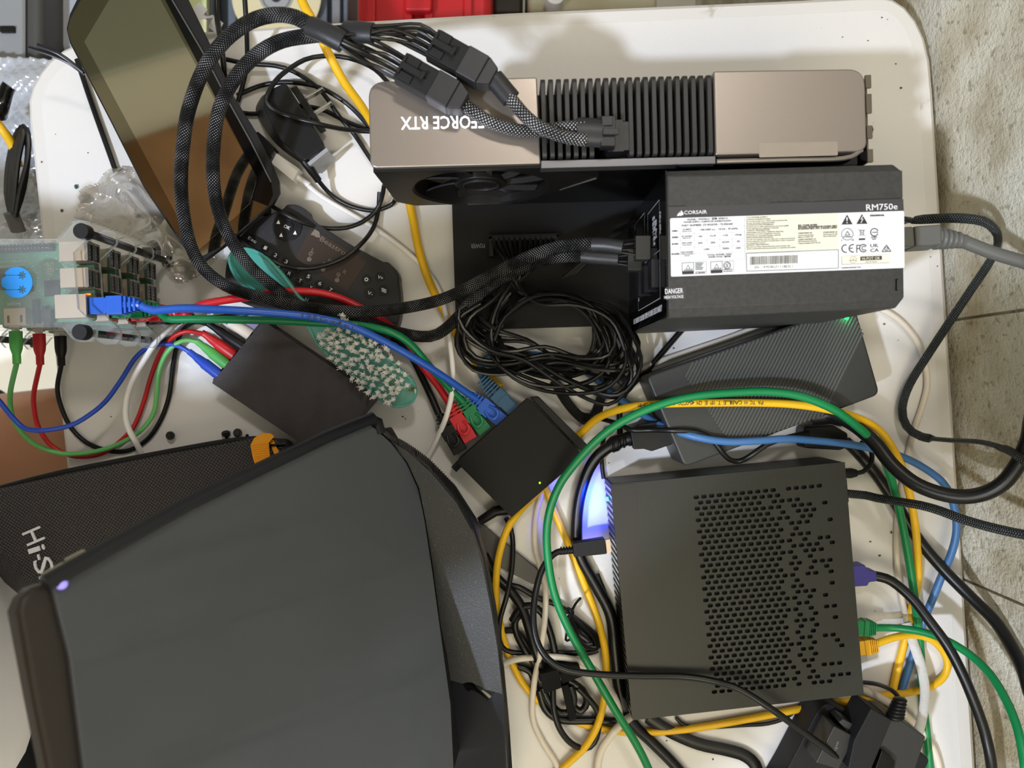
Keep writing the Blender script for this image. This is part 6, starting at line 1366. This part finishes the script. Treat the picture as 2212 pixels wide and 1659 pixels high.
# ================= big black monitor lying tilted, lower left
def monitor():
    t = thing('monitor', P(600, 1400, 0), 'large black monitor lying tilted face up across the lower left of the table', 'monitor')
    pl = Plane((120, 1270, .290), (806, 912, .120), (960, 1659, .130))
    scr = [(112, 1268), (400, 1104), (795, 912), (812, 925), (845, 955), (880, 1000), (905, 1055), (918, 1120), (935, 1230), (958, 1400), (975, 1520), (985, 1740), (190, 1740), (150, 1420)]
    M_scr = mat('screen_gloss', (72, 76, 82), .34, coat=.3, col2=(75, 79, 85), vscale=7)
    m = MB(); sheet(m, [pl.at(*q) for q in scr], -pl.n*.004); m.build('screen', M_scr, t, bevel=.0012)
    # upper edge bar of the frame, slightly raised
    m = MB(); e = [pl.at(*q, .0025) for q in ((92, 1262), (400, 1090), (560, 1012), (700, 945), (800, 904))]
    m.tube(e, .0042, n=10, flat=(1, .9)); m.build('frame_edge', mat('frame_dark', (26, 28, 34), .35), t)
    m = MB(); m.tube([pl.at(*q, -.002) for q in ((800, 905), (818, 912), (824, 936))], .0045, n=10); m.build('frame_corner', M_black, t)
    # left side face
    sd = [(48, 1290), (70, 1268), (100, 1258), (150, 1262), (170, 1420), (230, 1740), (118, 1740), (70, 1500), (36, 1320)]
    p2 = Plane((120, 1270, .286), (806, 912, .116), (960, 1659, .126)); m = MB(); sheet(m, [p2.at(*q) for q in sd], -p2.n*.014); m.build('side_panel', mat('side_brown', (46, 40, 35), .5), t, bevel=.003, seg=3)
    # textured side housing on the right
    hs = [(812, 925), (830, 945), (880, 975), (930, 1020), (985, 1085), (1020, 1150), (1042, 1220), (1060, 1310), (1075, 1400), (1086, 1500), (972, 1470), (958, 1400), (935, 1230), (918, 1120), (905, 1055), (880, 1000), (845, 955)]
    M_tex = mat('housing_speckle', (58, 59, 60), .5, bump=.4, bscale=700, col2=(118, 118, 118), vscale=900, thr=(.62, .80))
    ph = Plane((812, 925, .104), (1086, 1500, .082), (918, 1120, .098)); m = MB(); sheet(m, [ph.at(*q) for q in hs], Vector((0, 0, -.02))); m.build('housing', M_tex, t, bevel=.002, seg=3)
    hs2 = [(972, 1472), (1086, 1502), (1094, 1740), (980, 1740)]
    m = MB(); sheet(m, [ph.at(*q, -.003) for q in hs2], Vector((0, 0, -.02))); m.build('lower_housing', mat('housing_navy', (24, 25, 34), .4), t, bevel=.001)
    m = MB(); m.tube(spline([ph.at(*q, .0) for q in ((1005, 1485), (1020, 1480), (1045, 1492), (1060, 1505))], .003), .0012, n=8, flat=(3, .5)); m.build('button', M_gloss, t)
    # outer curved back with fine ribs
    oc = [(822, 934), (870, 952), (925, 990), (985, 1050), (1030, 1120), (1052, 1200), (1072, 1310), (1090, 1450), (1100, 1560), (1112, 1740)]
    ic = [(822, 944), (870, 970), (920, 1010), (975, 1075), (1012, 1140), (1036, 1220), (1056, 1320), (1074, 1430), (1088, 1560), (1096, 1740)]
    m = MB(); a = [ph.at(*q, -.004) for q in ic]; b = [P(q[0], q[1], .060) for q in oc]; c = [P(q[0]-6, q[1]+4, .022) for q in oc]; n = len(a)
    m.add([tuple(v) for v in a+b+c], [(i, i+1, n+i+1, n+i) for i in range(n-1)]+[(n+i, n+i+1, 2*n+i+1, 2*n+i) for i in range(n-1)]); o = m.build('back_cover', mat('cover_black', (30, 30, 32), .38), t, sharp=60)
    s = o.modifiers.new('s', 'SOLIDIFY'); s.thickness = .002
    A = spline([ph.at(*q, -.0035) for q in ic[:4]], .0012); B = spline([P(q[0], q[1], .0605) for q in oc[:4]], .0012)
    m = MB(); 
    for i in range(0, 46):
        u = i/46; pa = A[int(u*(len(A)-1))]; pb = B[int(u*(len(B)-1))]; m.tube([pa, pb], .0005, n=5)
    m.build('ribs', M_fin, t)
    # body below
    bd = [(110, 1300), (780, 930), (900, 1080), (960, 1450), (975, 1740), (200, 1740)]
    m = MB(); top = [pl.at(*q, -.006) for q in bd]; bot = [Vector((v.x*.88-.0, v.y, TZ+.050 if i not in (0, 5) else TZ+.052)) for i, v in enumerate(top)]
    n = len(bd); m.add([tuple(v) for v in top+bot], [list(range(n)), list(range(n, 2*n))[::-1]]+[((i+1) % n, i, n+i, n+(i+1) % n) for i in range(n)]); m.build('rear_housing', M_black, t, bevel=.002)
    m = MB(); m.prism([(-.20, -.22), (-.06, -.22), (-.06, -.31), (-.20, -.31)], TZ+.0004, TZ+.054); m.build('rear_mount', M_blackm, t, bevel=.002)
    # grey stand foot reaching out under the cables
    m = MB(); m.prism(poly([(1000, 1120), (1040, 1130), (1172, 1238), (1172, 1262), (1150, 1262), (1010, 1190)], .004), TZ+.0003, TZ+.0045); m.build('stand_foot', mat('foot_grey', (82, 80, 78), .5, .3), t, bevel=.0008)
    # small tabs on the near edge
    for q in (((100, 1238), (148, 1212), (152, 1228), (106, 1250)), ((150, 1206), (192, 1184), (200, 1200), (160, 1226))):
        m = MB(); sheet(m, [pl.at(*v, -.004) for v in q], -pl.n*.003); m.build('pale_tab', mat('tab_pale', (150, 148, 130), .5), t, bevel=.0006)
    p = pl.at(127, 1262, .003); m = MB(); m.ball(tuple(p), .0026, n=14, m=8); m.build('violet_light', mat('led_violet', (170, 160, 240), .3, emit=(150, 140, 250), estr=.7), t)
monitor()

# ================= person seated at the left edge
def person():
    t = thing('person', Vector((-.80, -.2, 0)), 'seated person in white shirt and black shorts, bare knee under the table edge', 'person')
    def skinned(name, verts, edges, rad, m_, lv=2, root=0):
        me = bpy.data.meshes.new(name); o0 = origin_of(t); me.from_pydata([tuple(Vector(v)-o0) for v in verts], edges, []); me.materials.append(m_)
        o = bpy.data.objects.new(name, me); COL.objects.link(o); o.parent = t; s = o.modifiers.new('skin', 'SKIN'); s.use_smooth_shade = True
        for i, r in enumerate(rad): me.skin_vertices[0].data[i].radius = r if isinstance(r, tuple) else (r, r)
        me.skin_vertices[0].data[root].use_root = True; b = o.modifiers.new('sub', 'SUBSURF'); b.levels = lv; b.render_levels = lv; return o
    z = lambda a: TZ+a
    V = [(-.84, -.20, z(-.24)), (-.74, -.205, z(-.10)), (-.60, -.21, z(.06)), (-.50, -.215, z(.20)), (-.45, -.215, z(.32)), (-.41, -.21, z(.42)), (-.35, -.205, z(.52)), (-.315, -.20, z(.61)),
         (-.80, -.11, z(-.26)), (-.50, -.055, z(-.225)), (-.27, -.045, z(-.215)), (-.28, -.04, z(-.42)), (-.29, -.03, z(-.65)), (-.19, -.01, z(-.705)),
         (-.80, -.31, z(-.26)), (-.50, -.53, z(-.235)), (-.27, -.58, z(-.225)), (-.28, -.58, z(-.42)), (-.29, -.58, z(-.65)), (-.19, -.60, z(-.705)),
         (-.47, -.04, z(.33)), (-.60, .06, z(.12)), (-.72, .05, z(-.04)), (-.76, -.03, z(-.13)),
         (-.47, -.38, z(.33)), (-.25, -.445, z(.50)), (-.165, -.30, z(.605)), (-.138, -.245, z(.632))]  # head and raised right arm, out of view, posed to shade the table
    Ed = [(0, 1), (1, 2), (2, 3), (3, 4), (4, 5), (5, 6), (6, 7), (0, 8), (8, 9), (9, 10), (10, 11), (11, 12), (12, 13), (0, 14), (14, 15), (15, 16), (16, 17), (17, 18), (18, 19), (4, 20), (20, 21), (21, 22), (22, 23), (4, 24), (24, 25), (25, 26), (26, 27)]
    R = [.11, .105, .10, .09, .07, .05, .085, .078, .08, .058, .052, .05, .036, .03, .08, .068, .052, .05, .036, .03, .05, .042, .032, .028, .05, .042, .030, .024]
    def hand(w_, d, side, up):
        w_, d, side, up = Vector(w_), Vector(d).normalized(), Vector(side).normalized(), Vector(up).normalized()
        for k, (off, ln) in enumerate(((-.028, .066), (-.010, .076), (.009, .072), (.027, .058))):
            a = w_+d*.045+side*off; i0 = len(V); V.extend([a, a+d*ln*.5, a+d*ln*.8-up*.014, a+d*ln-up*.030]); R.extend([.012, .009, .0085, .007]); Ed.extend([(i_w, i0), (i0, i0+1), (i0+1, i0+2), (i0+2, i0+3)])
        a = w_+d*.015-side*.026; i0 = len(V); V.extend([a, a+d*.026-side*.022, a+d*.052-side*.028]); R.extend([.012, .010, .008]); Ed.extend([(i_w, i0), (i0, i0+1), (i0+1, i0+2)])
    i_w = 27; hand(V[27], (.25, .45, .75), (-.88, .48, 0), (.25, .5, -.4))
    i_w = 23; hand(V[23], (.75, -.45, -.15), (.5, .85, 0), (0, 0, 1))
    skinned('body', V, Ed, R, M_skin)
    hd = Vector((-.335, -.20, z(.56)))
    g = MB(); g.ball(tuple(hd+Vector((-.016, 0, .024))), .100, n=20, m=14, sc=(1, .92, 1.0)); g.build('hair', M_hair, t)
    skinned('shirt', [(-.84, -.20, z(-.22)), (-.74, -.205, z(-.10)), (-.585, -.22, z(.00)), (-.465, -.24, z(.10)), (-.47, -.22, z(.26)), (-.47, -.05, z(.33)), (-.60, .05, z(.12)), (-.47, -.37, z(.33)), (-.27, -.44, z(.49)), (-.66, .055, z(.03)), (-.165, -.30, z(.600)), (-.135, -.240, z(.628)), (-.46, -.36, z(.09))], [(0, 1), (1, 2), (2, 3), (3, 4), (4, 5), (5, 6), (4, 7), (7, 8), (6, 9), (8, 10), (10, 11), (3, 12)], [(.135, .15), (.14, .15), (.145, .15), (.158, .158), (.12, .13), .066, .058, .066, .062, .05, .062, .056, .14], M_shirt)
    skinned('shorts', [(-.84, -.20, z(-.24)), (-.78, -.11, z(-.26)), (-.64, -.075, z(-.235)), (-.560, -.065, z(-.225)), (-.78, -.30, z(-.26)), (-.64, -.44, z(-.245)), (-.52, -.52, z(-.24))], [(0, 1), (1, 2), (2, 3), (0, 4), (4, 5), (5, 6)], [.125, .10, .085, .082, .10, .09, .088], M_short)
person()
def stool():
    t = thing('stool', Vector((-.88, -.2, 0)), 'plain dark stool under the seated person', 'stool')
    m = MB(); m.cyl((-.88, -.2, .36), .15, .04, n=32); m.build('seat', M_blackm, t, bevel=.006)
    for k in range(4):
        a = pi/4+k*pi/2; m = MB(); m.tube([(-.88+.10*cos(a), -.2+.10*sin(a), .34), (-.88+.13*cos(a), -.2+.13*sin(a), 0.0)], .012, n=10); m.build('leg', M_steel, t)
stool()

# ================= things beyond the table edge (below table height)
M_gbin = mat('bin_grey', (142, 144, 146), .5); M_gbin2 = mat('bin_blue_grey', (110, 120, 132), .45); M_dkbin = mat('bin_dark', (74, 74, 72), .5)
def openbox(m, x0, x1, y0, y1, z0, z1, w=.004, mi=0):
    m.box(((x0+x1)/2, (y0+y1)/2, z0+w/2), (x1-x0, y1-y0, w), mi=mi)
    for c, d in ((((x0+x1)/2, y0+w/2), (x1-x0, w)), (((x0+x1)/2, y1-w/2), (x1-x0, w)), ((x0+w/2, (y0+y1)/2), (w, y1-y0-2*w)), ((x1-w/2, (y0+y1)/2), (w, y1-y0-2*w))): m.box((c[0], c[1], (z0+w+z1)/2), (d[0], d[1], z1-z0-w), mi=mi)
def background():
    zz = -.18
    def rect(px0, py0, px1, py1, z): a = P(px0, py0, z); b = P(px1, py1, z); return a.x, b.x, b.y, a.y
    # grey case at top left
    t = thing('storage_case', P(0, 60, -.74), 'large dull grey plastic case on the floor past the table corner', 'case')
    x0, x1, y0, y1 = rect(-160, -120, 88, 192, -.16); m = MB(); m.box(((x0+x1)/2, (y0+y1)/2, (TZ-.16)/2), (x1-x0, y1-y0, TZ-.16)); m.build('case_body', M_dkbin, t, bevel=.01, seg=3)
    x0, x1, y0, y1 = rect(-160, -120, 52, 178, -.155); m = MB(); m.box(((x0+x1)/2, (y0+y1)/2, TZ-.157), (x1-x0, y1-y0, .006)); m.build('lid', M_gbin, t, bevel=.003)
    m = MB(); p = P(14, 62, -.15); m.box((p.x, p.y, TZ-.152), (.014, .006, .004)); m.build('catch', M_black, t)
    t = thing('storage_case', P(160, 20, -.74), 'light bluish grey plastic case beside the large dull grey one', 'case')
    x0, x1, y0, y1 = rect(112, -160, 250, 112, -.20); m = MB(); m.box(((x0+x1)/2, (y0+y1)/2, (TZ-.20)/2), (x1-x0, y1-y0, TZ-.20)); m.build('case_body', mat('case_light', (168, 172, 182), .45), t, bevel=.008)
    # tray with discs
    t = thing('storage_tray', P(560, -40, -.74), 'grey plastic tray behind the table holding discs and a green folder', 'tray')
    x0, x1, y0, y1 = rect(400, -230, 765, 110, -.40); m = MB(); openbox(m, x0, x1, y0, y1, .22, TZ-.36, .006); m.build('tray_body', M_gbin2, t, bevel=.002)
    for px in (455, 505, 700, 728):
        a = P(px, 0, -.37); m = MB(); m.box((a.x, (y0+y1)/2, TZ-.372), (.010, y1-y0-.014, .016)); m.build('divider', M_gbin2 if px != 728 else M_gbin, t)
    def disc(label, px, py, z, col, r=.06):
        t2 = thing('disc', P(px, py, z), label, 'disc', None); c = P(px, py, z); m = MB(); m.ring((c.x, c.y, c.z+.0012), .022, r, .0012, n=48); m.build('printed_ring', mat('disc_'+label[:5], col, .3), t2)
        m = MB(); m.ring((c.x, c.y, c.z+.0012), .0075, .022, .0012, n=32); m.build('clear_hub', mat('hub_clear', (176, 178, 178), .15), t2)
        m = MB(); m.ring((c.x, c.y, c.z+.0019), .017, .019, .0008, n=32); m.build('hub_ridge', M_silver, t2)
    disc('cream printed disc lying in the tray behind the sleeved loops', 598, -6, -.352, (238, 226, 182), .0575)
    t2 = thing('folder', P(420, 10, -.36), 'pale green and yellow folder standing at the tablet side of the tray', 'folder'); c = P(424, 10, -.352); m = MB(); m.box((c.x, c.y, c.z), (.030, .10, .010)); m.build('cover', mat('folder_green', (200, 220, 150), .5, col2=(236, 232, 190), vscale=22), t2)
    # paper label strip
    pts = [(420, 15, .02), (440, 32, .022), (455, 45, .012), (476, 62, .004)]; m = MB(); m.tube(spline(pp(pts)), .0035, n=8, flat=(1.5, .08)); tag(m.build('paper_tag', M_label), 'curled white paper tag sticking out beside the tablet frame', 'tag')
    # red case
    t = thing('red_case', P(900, -60, -.74), 'red plastic tool case standing behind the back edge of the table', 'case')
    x0, x1, y0, y1 = rect(768, -260, 1062, 60, -.22); Mr = mat('case_red', (196, 26, 34), .38); m = MB(); m.box(((x0+x1)/2, (y0+y1)/2, (TZ-.22)/2), (x1-x0, y1-y0, TZ-.22)); m.build('case_body', Mr, t, bevel=.012, seg=3)
    for px in (800, 880, 925, 1010): a = P(px, 0, -.21); m = MB(); m.box((a.x, (y0+y1)/2, TZ-.218), (.010, (y1-y0)*.96, .010)); m.build('ridge', Mr, t, bevel=.002)
    m = MB(); a = P(902, -2, -.2); m.box((a.x, a.y, TZ-.212), (.03, .02, .014)); m.build('latch', Mr, t, bevel=.003)
    t = thing('dark_case', P(1110, -40, -.74), 'dark brown plastic bin just past the red case', 'bin')
    x0, x1, y0, y1 = rect(1064, -200, 1130, 30, -.30); m = MB(); m.box(((x0+x1)/2, (y0+y1)/2, (TZ-.30)/2), (x1-x0, y1-y0, TZ-.30)); m.build('body', mat('bin_brown', (52, 46, 38), .5), t, bevel=.006)
    t = thing('cream_bin', P(1260, -40, -.74), 'cream plastic bin peeking over the back edge of the table', 'bin')
    x0, x1, y0, y1 = rect(1140, -200, 1420, 28, -.26); m = MB(); m.box(((x0+x1)/2, (y0+y1)/2, (TZ-.26)/2), (x1-x0, y1-y0, TZ-.26)); m.build('body', mat('bin_cream', (176, 168, 140), .5), t, bevel=.006)
    a = P(1198, 2, -.25); m = MB(); m.cyl((a.x, a.y, TZ-.25), .011, .03, n=20); m.build('knob', M_wcab, t)
    # bubble wrap with cable hank
    zb = -.10
    t = thing('bubble_wrap', P(10, 340, -.74), 'sheet of clear bubble wrap bundled beside the left table edge', 'packaging')
    from mathutils import noise
    N = 90; x0, x1, y0, y1 = -.62, -.405, .098, .325; vs = []; fs = []
    for i in range(N+1):
        for j in range(N+1):
            x = x0+(x1-x0)*i/N; y = y0+(y1-y0)*j/N; b = max(0, cos(x*2*pi/.011)*cos(y*2*pi/.011))**.7 if cos(x*2*pi/.011)*cos(y*2*pi/.011) > 0 else 0
            zq = TZ+zb-.02+.022*noise.noise(Vector((x*14, y*14, 0)))+.010*noise.noise(Vector((x*45, y*45, 2)))+.0035*b; vs.append((x, y, zq))
    for i in range(N):
        for j in range(N): a = i*(N+1)+j; fs.append((a, a+N+1, a+N+2, a+1))
    m = MB(); m.add(vs, fs); o = m.build('film', mat('bubble_film', (196, 200, 208), .16, .25, spec=.9), t, sharp=180); s = o.modifiers.new('s', 'SOLIDIFY'); s.thickness = .0003
    m = MB(); m.box((-.52, .205, (TZ+zb-.06)/2), (.19, .18, TZ+zb-.06)); tag(m.build('cardboard_box', mat('cardboard', (150, 128, 100), .8), bevel=.003), 'cardboard box under the bubble wrap at the left table edge', 'box')
    t = thing('cord_hank', P(35, 380, zb), 'hank of thin black cords lying on the bubble wrap', 'cord bundle'); rr = random.Random(6)
    for k in range(9):
        w_ = k*2.4; zz = zb+.018+.002*k
        m = MB(); m.tube(spline([P(x+rr.uniform(-2, 2), y+rr.uniform(-3, 3), zz) for x, y in ((22+w_*.4, 462), (14+w_, 420), (20+w_, 350), (32+w_, 295), (46+w_*.4, 275), (56+w_*.3, 290), (60, 340), (50-w_*.3, 410), (34, 468))], .008), .0022, n=7); m.build('strand', M_wire, t)
    m = MB(); a, b = P(24, 460, zb+.03), P(40, 500, zb+.02); m.tube([a, b], .007, n=10, flat=(1, .6)); m.build('plug', M_grey, t)
    for i, (pts, m_, r, lb) in enumerate((([(-20, 250, zb+.03), (5, 280, zb+.03), (26, 312, zb+.02), (40, 360, zb+.01)], M_yellow, .004, 'bright yellow cable coming in over the bubble wrap'), ([(0, 250, zb+.02), (6, 225, zb+.03), (14, 195, zb+.03), (20, 185, zb+.03)], M_gloss, .006, 'dark plug with gold pins on the bubble wrap'))): cable('loose_cable', m_, pts, r, lb)
background()
# dust and small marks on the bare table
def crumbs():
    rr = random.Random(12); m = MB(); spots = [(1910, 700), (1940, 735), (1880, 1170), (1900, 1200), (1890, 1320), (1925, 1150), (2000, 870), (1990, 900), (1820, 80), (1905, 38), (1917, 42), (1875, 88), (1935, 138), (1946, 190), (870, 900), (876, 905), (1240, 700), (1455, 752), (1220, 1440), (1300, 995), (1315, 1000), (1440, 1600), (1520, 1620), (1540, 1640), (120, 290), (90, 350), (190, 330), (134, 455), (240, 900), (700, 1010), (1208, 1250), (2010, 555), (2025, 575)]
    for x, y in spots:
        p = P(x, y, 0); s = rr.uniform(.0004, .0011); m.ball((p.x, p.y, p.z+s*.25), s, n=6, m=4, sc=(rr.uniform(.8, 2), rr.uniform(.6, 1.4), .3))
    tag(m.build('dust', mat('dust_brown', (96, 84, 66), .9)), 'tiny brown specks of dust scattered over the bare table', 'dust', kind='stuff')
crumbs()
